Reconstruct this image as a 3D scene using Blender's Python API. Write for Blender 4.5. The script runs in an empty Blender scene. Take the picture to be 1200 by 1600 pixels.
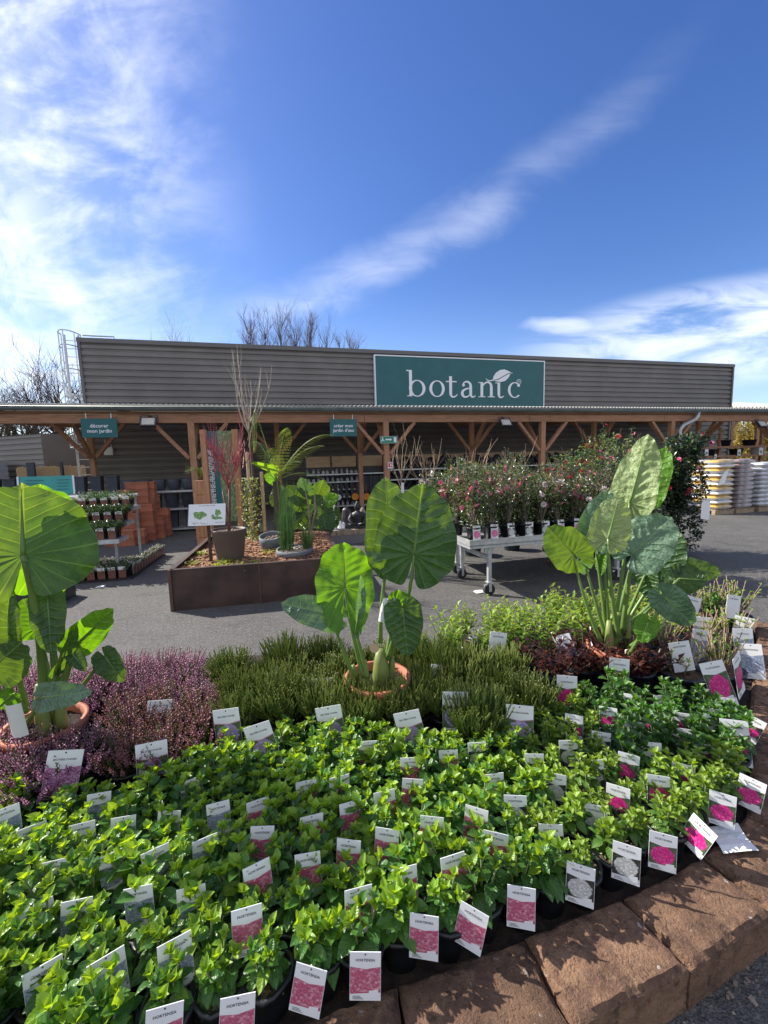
import bpy, math, random
from mathutils import Vector, Matrix, noise
R=math.radians; PI=math.pi
rnd=random.Random(7)
S=bpy.context.scene; COL=S.collection
V=Vector
# ---------------------------------------------------------------- camera
F=650.; PITCH=math.atan(75/650.); ROLL=-0.029; CH=1.5
CROT=Matrix.Rotation(PI/2-PITCH,3,'X')@Matrix.Rotation(ROLL,3,'Z')
cam=bpy.data.cameras.new('camera'); co=bpy.data.objects.new('camera',cam); COL.objects.link(co)
co.location=(0,0,CH); co.rotation_euler=CROT.to_euler()
cam.sensor_fit='VERTICAL'; cam.sensor_height=36; cam.lens=F/1600*36; cam.clip_end=3000; cam.clip_start=.05
S.camera=co
def ray(u,v): return CROT@V(((u-600)/F,-(v-800)/F,-1))
def gp(u,v,z=0.):
    d=ray(u,v); return V((0,0,CH))+d*((z-CH)/d.z)
def dp(u,v,Y):
    d=ray(u,v); return V((0,0,CH))+d*(Y/d.y)
def pj(p):
    q=CROT.transposed()@(V(p)-V((0,0,CH))); return 600-F*q.x/q.z*1.0 if False else 600+F*q.x/-q.z, 800-F*q.y/-q.z
# ---------------------------------------------------------------- light and sky
SAZ,SEL=R(-67),R(37)
SD=V((math.sin(SAZ)*math.cos(SEL),math.cos(SAZ)*math.cos(SEL),math.sin(SEL)))
sl=bpy.data.lights.new('sun','SUN'); sl.energy=5.0; sl.angle=R(.5); sl.color=(1,.94,.84)
so=bpy.data.objects.new('sun',sl); COL.objects.link(so); so.rotation_euler=SD.to_track_quat('Z','Y').to_euler(); so.location=(-6,6,9)
S.view_settings.view_transform='Standard'; S.view_settings.look='None'; S.view_settings.exposure=.82; S.view_settings.gamma=1
S.render.engine='CYCLES'; S.cycles.max_bounces=8; S.cycles.transparent_max_bounces=8
class NT:
    def __init__(s,t): s.t=t; s.n=t.nodes; s.l=t.links
    def add(s,k,**kw):
        x=s.n.new(k)
        for a,b in kw.items():
            if a.startswith('i_'):
                x.inputs[a[2:].replace('_',' ')].default_value=b
            else: setattr(x,a,b)
        return x
    def link(s,a,b): s.l.new(a,b)
    def val(s,x,inp):
        if isinstance(x,(int,float)): inp.default_value=x
        else: s.l.new(x,inp)
    def m(s,op,a,b=0.,c=0.):
        x=s.n.new('ShaderNodeMath'); x.operation=op
        s.val(a,x.inputs[0]); s.val(b,x.inputs[1]); s.val(c,x.inputs[2]); return x.outputs[0]
    def ss(s,x,a,b):
        n=s.n.new('ShaderNodeMapRange'); n.interpolation_type='SMOOTHSTEP'
        s.val(x,n.inputs[0]); n.inputs[1].default_value=a; n.inputs[2].default_value=b; return n.outputs[0]
    def mix(s,f,a,b):
        n=s.n.new('ShaderNodeMix'); n.data_type='RGBA'
        s.val(f,n.inputs[0])
        for q,i in ((a,6),(b,7)):
            if isinstance(q,tuple): n.inputs[i].default_value=(q[0],q[1],q[2],1)
            else: s.l.new(q,n.inputs[i])
        return n.outputs[2]
    def noise(s,vec,scale,detail=3,rough=.55,dist=0.):
        n=s.n.new('ShaderNodeTexNoise'); n.inputs['Scale'].default_value=scale; n.inputs['Detail'].default_value=detail
        n.inputs['Roughness'].default_value=rough; n.inputs['Distortion'].default_value=dist
        if vec is not None: s.l.new(vec,n.inputs['Vector'])
        return n.outputs[0]
w=bpy.data.worlds.new('World'); S.world=w; w.use_nodes=True
def world():
    t=NT(w.node_tree); t.n.clear()
    out=t.add('ShaderNodeOutputWorld'); bg=t.add('ShaderNodeBackground'); bg.inputs[1].default_value=.11
    t.link(bg.outputs[0],out.inputs[0])
    sky=t.add('ShaderNodeTexSky',sky_type='NISHITA',sun_disc=False,sun_elevation=SEL,sun_rotation=SAZ%(2*PI),altitude=100,air_density=1.0,dust_density=.6,ozone_density=2.5)
    tc=t.add('ShaderNodeTexCoord'); sp=t.add('ShaderNodeSeparateXYZ'); t.link(tc.outputs['Generated'],sp.inputs[0])
    y=t.m('MAXIMUM',sp.outputs[1],.05); a=t.m('DIVIDE',sp.outputs[0],y); b=t.m('DIVIDE',sp.outputs[2],y)
    cv=t.add('ShaderNodeCombineXYZ'); t.val(a,cv.inputs[0]); t.val(b,cv.inputs[1])
    mp=t.add('ShaderNodeMapping'); mp.inputs['Rotation'].default_value=(0,0,R(-38)); mp.inputs['Scale'].default_value=(1.,2.2,1)
    t.link(cv.outputs[0],mp.inputs[0])
    n1=t.noise(mp.outputs[0],2.6,9,.60,.35); n2=t.noise(cv.outputs[0],6.,8,.62,.5)
    mp2=t.add('ShaderNodeMapping'); mp2.inputs['Rotation'].default_value=(0,0,R(28)); mp2.inputs['Scale'].default_value=(.9,4.,1)
    t.link(cv.outputs[0],mp2.inputs[0]); n3=t.noise(mp2.outputs[0],4.,8,.6,.6)
    # big cloud bank to the left
    lm=t.m('ADD',t.ss(a,-.22,-.75),t.m('MULTIPLY',t.ss(a,-.35,-.9),.35))
    left=t.m('MULTIPLY',lm,t.ss(t.m('ADD',t.m('MULTIPLY',n1,.75),t.m('MULTIPLY',n2,.35)),.445,.73))
    bright=t.m('MULTIPLY',t.m('MULTIPLY',t.ss(a,-.62,-.95),t.ss(t.m('ABSOLUTE',t.m('SUBTRACT',b,.5)),.5,.0)),t.ss(n2,.33,.62))
    low=t.m('MULTIPLY',t.ss(b,.45,.2),t.m('MULTIPLY',t.ss(a,-.15,-.9),t.ss(n3,.36,.7)))
    # long streak
    d1=ray(400,490); d2=ray(985,150)
    a1,b1,a2,b2=d1.x/d1.y,d1.z/d1.y,d2.x/d2.y,d2.z/d2.y
    L=math.hypot(a2-a1,b2-b1); tx,ty=(a2-a1)/L,(b2-b1)/L
    da=t.m('SUBTRACT',a,a1); db=t.m('SUBTRACT',b,b1)
    al=t.m('ADD',t.m('MULTIPLY',da,tx),t.m('MULTIPLY',db,ty)); pe=t.m('SUBTRACT',t.m('MULTIPLY',da,-ty),t.m('MULTIPLY',db,-tx))
    pe=t.m('ADD',pe,t.m('MULTIPLY',t.m('SUBTRACT',n2,.5),.10)); pe=t.m('SUBTRACT',pe,t.m('MULTIPLY',t.m('MULTIPLY',al,t.m('SUBTRACT',L,al)),-.22))
    st=t.m('MULTIPLY',t.ss(t.m('ABSOLUTE',pe),.075,.0),t.m('MULTIPLY',t.ss(al,-.25,.1),t.ss(al,1.25,.3)))
    st=t.m('MULTIPLY',st,t.m('MULTIPLY',t.m('MULTIPLY',t.ss(n3,.05,.75),t.ss(n2,.0,.65)),.34))
    # low bank to the right
    d3=ray(1150,520); a3,b3=d3.x/d3.y,d3.z/d3.y
    u=t.m('DIVIDE',t.m('SUBTRACT',a,a3+.05),.58); q=t.m('DIVIDE',t.m('SUBTRACT',t.m('SUBTRACT',b,b3),t.m('MULTIPLY',t.m('SUBTRACT',a,a3),.10)),.13)
    rr=t.m('ADD',t.m('MULTIPLY',u,u),t.m('MULTIPLY',q,q))
    rb=t.m('MULTIPLY',t.ss(rr,1.2,.0),t.ss(n3,.30,.62))
    d4=ray(880,508); a4,b4=d4.x/d4.y,d4.z/d4.y
    u=t.m('DIVIDE',t.m('SUBTRACT',a,a4),.10); q=t.m('DIVIDE',t.m('SUBTRACT',b,t.m('ADD',b4,t.m('MULTIPLY',t.m('SUBTRACT',n2,.5),.05))),.022)
    wi=t.m('MULTIPLY',t.ss(t.m('ADD',t.m('MULTIPLY',u,u),t.m('MULTIPLY',q,q)),1.3,.0),t.m('MULTIPLY',t.ss(n3,.2,.7),.6))
    c=t.m('MAXIMUM',t.m('MAXIMUM',t.m('MULTIPLY',left,.72),t.m('MULTIPLY',low,.75)),t.m('MAXIMUM',st,t.m('MAXIMUM',t.m('MULTIPLY',rb,.72),wi)))
    c=t.m('MAXIMUM',c,t.m('MULTIPLY',bright,1.))
    c=t.m('MULTIPLY',c,t.ss(sp.outputs[1],.02,.25))
    hz=t.ss(b,.42,.05)
    # the sky itself, a touch deeper blue than the model's
    hs=t.add('ShaderNodeHueSaturation'); hs.inputs['Saturation'].default_value=1.26; hs.inputs['Value'].default_value=.98; hs.inputs['Hue'].default_value=.516
    t.link(sky.outputs[0],hs.inputs['Color'])
    col=t.mix(t.m('MULTIPLY',hz,.22),hs.outputs[0],(4.2,5.6,8.2))
    col=t.mix(c,col,(6.9,7.2,7.9))
    # unseen cloud cover added behind the camera to brighten the shaded fronts
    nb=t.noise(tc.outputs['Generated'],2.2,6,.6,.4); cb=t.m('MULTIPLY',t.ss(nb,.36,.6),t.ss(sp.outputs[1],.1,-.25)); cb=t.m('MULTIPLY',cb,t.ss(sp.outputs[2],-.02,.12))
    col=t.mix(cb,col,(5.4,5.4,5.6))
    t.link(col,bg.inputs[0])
world()
# ---------------------------------------------------------------- materials
M={}
def base(name):
    m=bpy.data.materials.new(name); m.use_nodes=True; t=NT(m.node_tree); t.n.clear()
    o=t.add('ShaderNodeOutputMaterial'); p=t.add('ShaderNodeBsdfPrincipled'); t.link(p.outputs[0],o.inputs[0]); M[name]=m
    return m,t,p,o
def mat(name,c,rough=.6,var=.18,sc=14.,bump=0.,bsc=None,metal=0.,c2=None,detail=5,spec=.5,rv=0.):
    m,t,p,o=base(name); tc=t.add('ShaderNodeTexCoord'); n=t.noise(tc.outputs['Object'],sc,detail)
    lo=tuple(x*(1-var) for x in c); hi=c2 or tuple(min(1,x*(1+var)) for x in c)
    col=t.mix(t.ss(n,.3,.7),lo,hi)
    if rv:
        oi=t.add('ShaderNodeObjectInfo'); h=t.add('ShaderNodeHueSaturation'); t.link(col,h.inputs['Color'])
        t.link(t.m('ADD',t.m('MULTIPLY',oi.outputs['Random'],rv),1-rv/2),h.inputs['Value']); col=h.outputs[0]
    t.link(col,p.inputs['Base Color']); p.inputs['Roughness'].default_value=rough; p.inputs['Metallic'].default_value=metal
    p.inputs['Specular IOR Level'].default_value=spec
    if bump:
        bn=t.add('ShaderNodeBump'); bn.inputs['Strength'].default_value=bump; bn.inputs['Distance'].default_value=.02
        t.link(t.noise(tc.outputs['Object'],bsc or sc*3,6,.65),bn.inputs['Height']); t.link(bn.outputs[0],p.inputs['Normal'])
    return m
def leafmat(name,c1,c2,tr=.35,rough=.38,veins=0,sc=9.,tcol=None,spec=.5,rv=.25,vc=None):
    m,t,p,o=base(name); tc=t.add('ShaderNodeTexCoord'); n=t.noise(tc.outputs['Object'],sc,3)
    oi=t.add('ShaderNodeObjectInfo')
    col=t.mix(t.ss(n,.32,.68),c1,c2)
    h=t.add('ShaderNodeHueSaturation'); t.link(col,h.inputs['Color'])
    t.link(t.m('ADD',t.m('MULTIPLY',oi.outputs['Random'],rv),1-rv/2),h.inputs['Value']); col=h.outputs[0]
    tmul=(2.4,2.1,.55) if tcol is None else tcol
    if veins:
        sp=t.add('ShaderNodeSeparateXYZ'); t.link(tc.outputs['UV'],sp.inputs[0])
        ph=sp.outputs[1]; ax=t.m('ABSOLUTE',sp.outputs[0])
        fr=t.m('ABSOLUTE',t.m('SUBTRACT',t.m('FRACT',t.m('ADD',ph,.5)),.5))
        vm=t.m('MAXIMUM',t.ss(fr,.05 if veins==1 else .12,.012),t.ss(ax,.022 if veins==1 else .06,.008))
        col=t.mix(t.m('MULTIPLY',vm,.42 if veins==1 else .22),col,vc or tuple(min(1,x*2.2+.03) for x in c2))
        if veins==1:
            sn=t.noise(tc.outputs['Object'],55,4,.7); col=t.mix(t.m('MULTIPLY',t.ss(sn,.66,.74),.55),col,(.22,.17,.05)); ln=t.noise(tc.outputs['Object'],11,4,.6); col=t.mix(t.m('MULTIPLY',t.ss(ln,.5,.75),.35),col,tuple(x*1.7 for x in c2))
        bn=t.add('ShaderNodeBump'); bn.inputs['Strength'].default_value=.75 if veins==1 else .22; bn.inputs['Distance'].default_value=.008
        nn=t.noise(tc.outputs['Object'],48 if veins==1 else 160,3)
        t.link(t.m('ADD',t.m('MULTIPLY',t.ss(fr,.0,.28),.5),t.m('MULTIPLY',nn,1.7 if veins==1 else .6)),bn.inputs['Height']); t.link(bn.outputs[0],p.inputs['Normal'])
    t.link(col,p.inputs['Base Color']); p.inputs['Roughness'].default_value=rough; p.inputs['Specular IOR Level'].default_value=spec
    if tr:
        ts=t.add('ShaderNodeBsdfTranslucent'); mu=t.add('ShaderNodeMix'); mu.data_type='RGBA'; mu.blend_type='MULTIPLY'; mu.inputs[0].default_value=1
        t.link(col,mu.inputs[6]); mu.inputs[7].default_value=(*tmul,1); t.link(mu.outputs[2],ts.inputs[0])
        mx=t.add('ShaderNodeMixShader'); mx.inputs[0].default_value=tr
        t.link(p.outputs[0],mx.inputs[1]); t.link(ts.outputs[0],mx.inputs[2]); t.link(mx.outputs[0],o.inputs[0])
    return m
def petalmat(name,c1,c2,sc=9.,bg=None,cell=.5):
    """printed photograph of a flower head on a plant tag (uses UV)"""
    m,t,p,o=base(name); tc=t.add('ShaderNodeTexCoord')
    vo=t.add('ShaderNodeTexVoronoi'); vo.inputs['Scale'].default_value=sc; t.link(tc.outputs['UV'],vo.inputs['Vector'])
    col=t.mix(t.ss(vo.outputs['Distance'],.05,.62),c2,c1)
    n=t.noise(tc.outputs['UV'],4,5); n9=t.noise(tc.outputs['UV'],13,5,.7)
    col=t.mix(t.m('MULTIPLY',t.ss(n9,.42,.62),.6),col,tuple(x*.5 for x in c1)); col=t.mix(t.m('MULTIPLY',t.ss(n9,.46,.36),.5),col,tuple(min(1,x*1.2+.05) for x in c2))
    if bg:
        sp=t.add('ShaderNodeSeparateXYZ'); t.link(tc.outputs['UV'],sp.inputs[0])
        dx=t.m('SUBTRACT',sp.outputs[0],.5); dy=t.m('MULTIPLY',t.m('SUBTRACT',sp.outputs[1],.47),.95)
        r=t.m('ADD',t.m('SQRT',t.m('ADD',t.m('MULTIPLY',dx,dx),t.m('MULTIPLY',dy,dy))),t.m('MULTIPLY',t.m('SUBTRACT',n,.5),.25))
        bgc=t.mix(t.ss(t.noise(tc.outputs['UV'],9,4),.35,.65),bg,tuple(x*.35 for x in bg))
        col=t.mix(t.ss(r,.40,.44),col,bgc)
    t.link(col,p.inputs['Base Color']); p.inputs['Roughness'].default_value=.35
    return m
# ground and stone
def asphalt():
    m,t,p,o=base('asphalt'); tc=t.add('ShaderNodeTexCoord'); v=tc.outputs['Object']
    sp1=t.noise(v,150,4,.7); sp2=t.noise(v,45,4,.7); big=t.noise(v,.7,5,.6)
    sp3=t.noise(v,22,5,.75)
    col=t.mix(t.ss(sp1,.33,.68),(.034,.033,.032),(.135,.13,.122))
    col=t.mix(t.m('MULTIPLY',t.ss(sp3,.42,.62),.55),col,(.15,.145,.135))
    col=t.mix(t.m('MULTIPLY',t.ss(sp2,.56,.68),.7),col,(.26,.25,.235)); col=t.mix(t.m('MULTIPLY',t.ss(sp2,.46,.36),.6),col,(.022,.021,.021))
    col=t.mix(t.m('MULTIPLY',t.ss(big,.45,.75),.4),col,(.16,.155,.15)); st2=t.noise(v,1.7,4,.6,1.5); col=t.mix(t.m('MULTIPLY',t.ss(st2,.56,.66),.38),col,(.04,.039,.038)); col=t.mix(t.m('MULTIPLY',t.ss(st2,.40,.32),.22),col,(.2,.19,.175))
    vo=t.add('ShaderNodeTexVoronoi',feature='F1'); vo.inputs['Scale'].default_value=150; t.link(v,vo.inputs['Vector'])
    t.link(col,p.inputs['Base Color']); p.inputs['Roughness'].default_value=.85
    bn=t.add('ShaderNodeBump'); bn.inputs['Strength'].default_value=.9; bn.inputs['Distance'].default_value=.006
    t.link(t.m('ADD',t.m('SUBTRACT',.6,vo.outputs['Distance']),sp2),bn.inputs['Height']); t.link(bn.outputs[0],p.inputs['Normal'])
asphalt()
def stone():
    m,t,p,o=base('brown_stone'); tc=t.add('ShaderNodeTexCoord'); v=tc.outputs['Object']
    a=t.noise(v,9,8,.7); b=t.noise(v,60,5,.75); c=t.noise(v,26,3,.5); oi=t.add('ShaderNodeObjectInfo')
    col=t.mix(t.ss(a,.3,.7),(.115,.056,.030),(.28,.148,.075))
    col=t.mix(t.m('MULTIPLY',t.ss(b,.52,.7),.5),col,(.36,.22,.13))
    col=t.mix(t.m('MULTIPLY',t.ss(b,.45,.33),.75),col,(.05,.022,.014))
    col=t.mix(t.m('MULTIPLY',t.ss(c,.70,.74),.8),col,(.42,.37,.33)); col=t.mix(t.m('MULTIPLY',t.ss(c,.40,.33),.7),col,(.045,.022,.014))
    h=t.add('ShaderNodeHueSaturation'); t.link(col,h.inputs['Color']); t.link(t.m('ADD',t.m('MULTIPLY',oi.outputs['Random'],.5),.8),h.inputs['Value']); h.inputs['Saturation'].default_value=.9
    t.link(h.outputs[0],p.inputs['Base Color']); p.inputs['Roughness'].default_value=.92
    d=t.noise(v,170,4,.7); bn=t.add('ShaderNodeBump'); bn.inputs['Strength'].default_value=1; bn.inputs['Distance'].default_value=.014
    t.link(t.m('ADD',t.m('ADD',b,t.m('MULTIPLY',d,.6)),t.m('MULTIPLY',t.ss(c,.36,.46),.4)),bn.inputs['Height']); t.link(bn.outputs[0],p.inputs['Normal'])
stone()
def woodm(name,c1,c2,sx=(1.2,14,14)):
    m,t,p,o=base(name); tc=t.add('ShaderNodeTexCoord'); mp=t.add('ShaderNodeMapping'); mp.inputs['Scale'].default_value=sx
    t.link(tc.outputs['Object'],mp.inputs[0]); n=t.noise(mp.outputs[0],2.2,6,.6,.8); n2=t.noise(tc.outputs['Object'],1.3,4)
    col=t.mix(t.ss(n,.3,.7),c1,c2); col=t.mix(t.m('MULTIPLY',t.ss(n2,.5,.8),.5),col,tuple(x*.6 for x in c1))
    t.link(col,p.inputs['Base Color']); p.inputs['Roughness'].default_value=.7
    bn=t.add('ShaderNodeBump'); bn.inputs['Strength'].default_value=.3; bn.inputs['Distance'].default_value=.01; t.link(n,bn.inputs['Height']); t.link(bn.outputs[0],p.inputs['Normal'])
woodm('timber',(.25,.12,.065),(.42,.215,.12)); woodm('timber_upright',(.29,.14,.075),(.46,.245,.135),(14,14,1.2))
woodm('pale_wood',(.42,.28,.16),(.55,.39,.25)); woodm('stake_wood',(.40,.26,.15),(.56,.40,.27),(20,20,1.5)); woodm('frame_wood',(.36,.17,.085),(.52,.27,.15),(14,14,1.2))
mat('soil',(.035,.024,.017),.95,.5,60,.8); mat('bed_soil',(.045,.032,.024),.95,.45,30,.7); mat('dry_soil',(.17,.12,.08),.95,.4,90,.8)
mat('black_pot',(.012,.014,.017),.42,.3,8,.05); mat('navy_pot',(.018,.032,.045),.4,.2,8); mat('terracotta_pot',(.43,.14,.075),.7,.15,12,.1); mat('terracotta',(.38,.135,.075),.75,.2,6,.1,rv=.35)
mat('cladding',(.175,.16,.152),.45,.10,.9,spec=.35); mat('cladding_trim',(.12,.115,.115),.4,.06,1.); mat('zinc',(.35,.37,.38),.42,.2,6,metal=.6); mat('galvanised',(.55,.57,.58),.4,.15,12,metal=.55)
mat('gutter_grey',(.16,.19,.19),.4,.15,3,metal=.3); leafmat('roof_sheet',(.42,.42,.40),(.52,.52,.49),.22,.55,0,4,(.9,.9,.85),rv=0)
mat('corten',(.055,.029,.023),.6,.35,3.2,.15,30,c2=(.088,.049,.038)); mat('corten_edge',(.11,.062,.048),.5,.2,9)
mat('brown_pot',(.10,.072,.058),.6,.08,5); mat('grey_bowl',(.13,.15,.17),.75,.15,18,.1); mat('slate_pot',(.045,.055,.07),.6,.15,8,rv=.5)
mat('white_card',(.78,.79,.80),.45,.04,9); mat('grey_card',(.66,.65,.63),.45,.05,9); mat('print_ink',(.05,.05,.055),.5,.05,9); mat('sign_teal',(.006,.098,.112),.35,.05,2,c2=(.007,.108,.122)); mat('sign_teal_pale',(.016,.26,.24),.4,.1,3)
mat('sign_white',(.80,.80,.84),.4,.02,4); mat('exit_green',(.01,.22,.13),.4,.04,5); mat('safety_red',(.55,.03,.04),.4,.05,5)
mat('white_metal',(.72,.73,.74),.4,.06,5); mat('dark_metal',(.03,.032,.035),.45,.2,9); mat('rubber',(.02,.02,.02),.7,.2,9); mat('lamp_glass',(.5,.48,.4),.15,.1,8)
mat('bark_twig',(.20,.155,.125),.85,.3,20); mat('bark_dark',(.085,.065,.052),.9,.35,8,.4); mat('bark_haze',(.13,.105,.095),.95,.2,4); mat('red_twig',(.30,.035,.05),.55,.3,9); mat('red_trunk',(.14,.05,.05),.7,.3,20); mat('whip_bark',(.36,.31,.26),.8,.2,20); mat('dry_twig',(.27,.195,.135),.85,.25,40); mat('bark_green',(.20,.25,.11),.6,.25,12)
mat('bark_chip',(.30,.14,.07),.85,.5,25,c2=(.46,.25,.14)); mat('bamboo_fence',(.42,.30,.17),.75,.3,30,rv=0)
mat('lantern_stone',(.62,.63,.65),.8,.12,30,.2); mat('dark_statue',(.022,.022,.026),.5,.3,20); mat('kerb_stone',(.30,.24,.19),.85,.25,12,.4); mat('orange_paint',(.7,.25,.03),.4,.1,9); mat('blue_paint',(.05,.10,.3),.45,.2,9); mat('dark_item',(.018,.022,.032),.45,.5,12,rv=.6); mat('pale_item',(.45,.44,.42),.5,.3,12,rv=.5); mat('grey_wall',(.20,.20,.215),.6,.1,2); mat('navy_door',(.03,.04,.07),.5,.15,4); mat('pallet_wood',(.33,.24,.16),.85,.2,10)
# leaves
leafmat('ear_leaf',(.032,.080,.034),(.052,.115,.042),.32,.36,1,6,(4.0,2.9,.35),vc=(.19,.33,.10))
leafmat('ear_leaf_lime',(.085,.215,.022),(.115,.26,.03),.5,.36,1,6,(2.4,2.2,.25),vc=(.28,.42,.08))  # backlit copy of the leaf: transmitted glow put into a brighter lime colour
leafmat('ear_leaf_silver',(.085,.16,.095),(.13,.22,.14),.25,.42,1,6,(1.8,2.0,.5),vc=(.34,.45,.30))  # glancing sheen put into a whitish green base colour
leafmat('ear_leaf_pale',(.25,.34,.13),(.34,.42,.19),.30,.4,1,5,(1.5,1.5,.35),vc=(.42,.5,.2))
leafmat('ear_leaf_mid',(.044,.105,.034),(.068,.142,.043),.38,.38,1,6,(3.4,2.5,.4),vc=(.24,.37,.12)); leafmat('petiole',(.12,.21,.045),(.18,.28,.075),.12,.35,0,6); leafmat('stem_bulb',(.16,.21,.05),(.22,.26,.075),0,.5,0,14)
leafmat('hyd_young',(.16,.29,.028),(.235,.38,.04),.40,.34,2,20,(2.5,2.0,.4),rv=.3)
leafmat('hyd_leaf',(.042,.125,.028),(.078,.185,.036),.36,.34,2,20,(3.0,2.5,.4),rv=.5)
leafmat('hyd_dark',(.03,.085,.02),(.05,.125,.026),.28,.38,2,20,(2.4,2.1,.4),rv=.3)
leafmat('hyd_s_young',(.17,.28,.03),(.23,.34,.045),.4,.34,2,20,(2.2,1.9,.4),rv=.3)
leafmat('hyd_s_leaf',(.07,.16,.03),(.11,.21,.038),.34,.34,2,20,(2.3,2.,.4),rv=.3)
leafmat('shrub_leaf',(.10,.20,.02),(.16,.28,.03),.4,.3,0,12,(2.2,2.,.3)); leafmat('bronze_leaf',(.05,.018,.018),(.085,.03,.022),.3,.3,0,12,(2.5,1.2,.9))
leafmat('heather_pink',(.43,.15,.27),(.62,.32,.44),.3,.6,0,30,(1.5,1.3,1.4),rv=.3); leafmat('heather_purple',(.25,.09,.18),(.43,.20,.34),.3,.6,0,30,(1.5,1.3,1.4),rv=.3); leafmat('heather_faded',(.21,.075,.075),(.33,.14,.12),.3,.6,0,30,(1.6,1.3,1.2),rv=.3); leafmat('heather_green',(.05,.07,.025),(.09,.10,.03),.2,.6,0,30)
leafmat('whip',(.085,.14,.028),(.14,.20,.042),.25,.5,0,25,(1.9,1.7,.6),rv=.4); leafmat('whip_tip',(.15,.20,.045),(.22,.26,.07),.25,.5,0,25,(1.8,1.6,.6),rv=.3)
leafmat('camellia_leaf',(.03,.068,.022),(.065,.12,.04),.15,.22,0,14,(2.2,2.,.5),spec=.6); leafmat('camellia_pale',(.15,.19,.07),(.24,.27,.13),.2,.28,0,14); leafmat('camellia_dark',(.012,.022,.012),(.03,.05,.024),.12,.25,0,14)
leafmat('flower_pink',(.75,.12,.30),(.85,.33,.48),.3,.5,0,30,(1.1,1.,1.)); leafmat('flower_red',(.5,.02,.05),(.65,.06,.09),.25,.5,0,30,(1.1,1.,1.)); leafmat('flower_white',(.75,.62,.62),(.82,.78,.76),.3,.5,0,30,(1.1,1.,1.))
leafmat('fern',(.16,.24,.08),(.26,.34,.13),.3,.5,0,8,(1.8,1.7,.4)); leafmat('rush',(.05,.13,.035),(.09,.19,.05),.2,.4,0,12); leafmat('vine_leaf',(.13,.19,.03),(.30,.33,.07),.4,.45,0,12,(1.8,1.7,.3)); leafmat('banana_leaf',(.16,.30,.02),(.22,.38,.03),.5,.35,0,5); leafmat('ivy',(.05,.07,.03),(.08,.10,.045),.15,.5,0,3); leafmat('autumn_bush',(.20,.17,.05),(.32,.25,.07),.3,.6,0,1.5); leafmat('seedling',(.05,.10,.04),(.15,.19,.09),.3,.5,0,12)
petalmat('photo_pink',(.50,.10,.19),(.74,.40,.46),7); petalmat('photo_magenta',(.62,.02,.22),(.78,.13,.40),11,(.10,.16,.08)); petalmat('photo_white',(.52,.53,.52),(.80,.81,.80),9,(.05,.055,.05)); petalmat('photo_blue',(.27,.31,.44),(.58,.61,.70),9); petalmat('photo_lilac',(.36,.28,.55),(.68,.60,.78),10,(.12,.17,.09)); petalmat('photo_heather',(.45,.14,.36),(.82,.68,.78),16); petalmat('photo_camellia',(.75,.12,.32),(.85,.42,.55),7,(.75,.75,.74)); petalmat('photo_foliage',(.10,.20,.08),(.32,.42,.24),7); petalmat('photo_brown',(.16,.05,.03),(.42,.25,.18),9)
petalmat('photo_lawn',(.12,.28,.06),(.45,.60,.25),6); petalmat('photo_brownbag',(.2,.11,.09),(.45,.36,.32),5)
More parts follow.
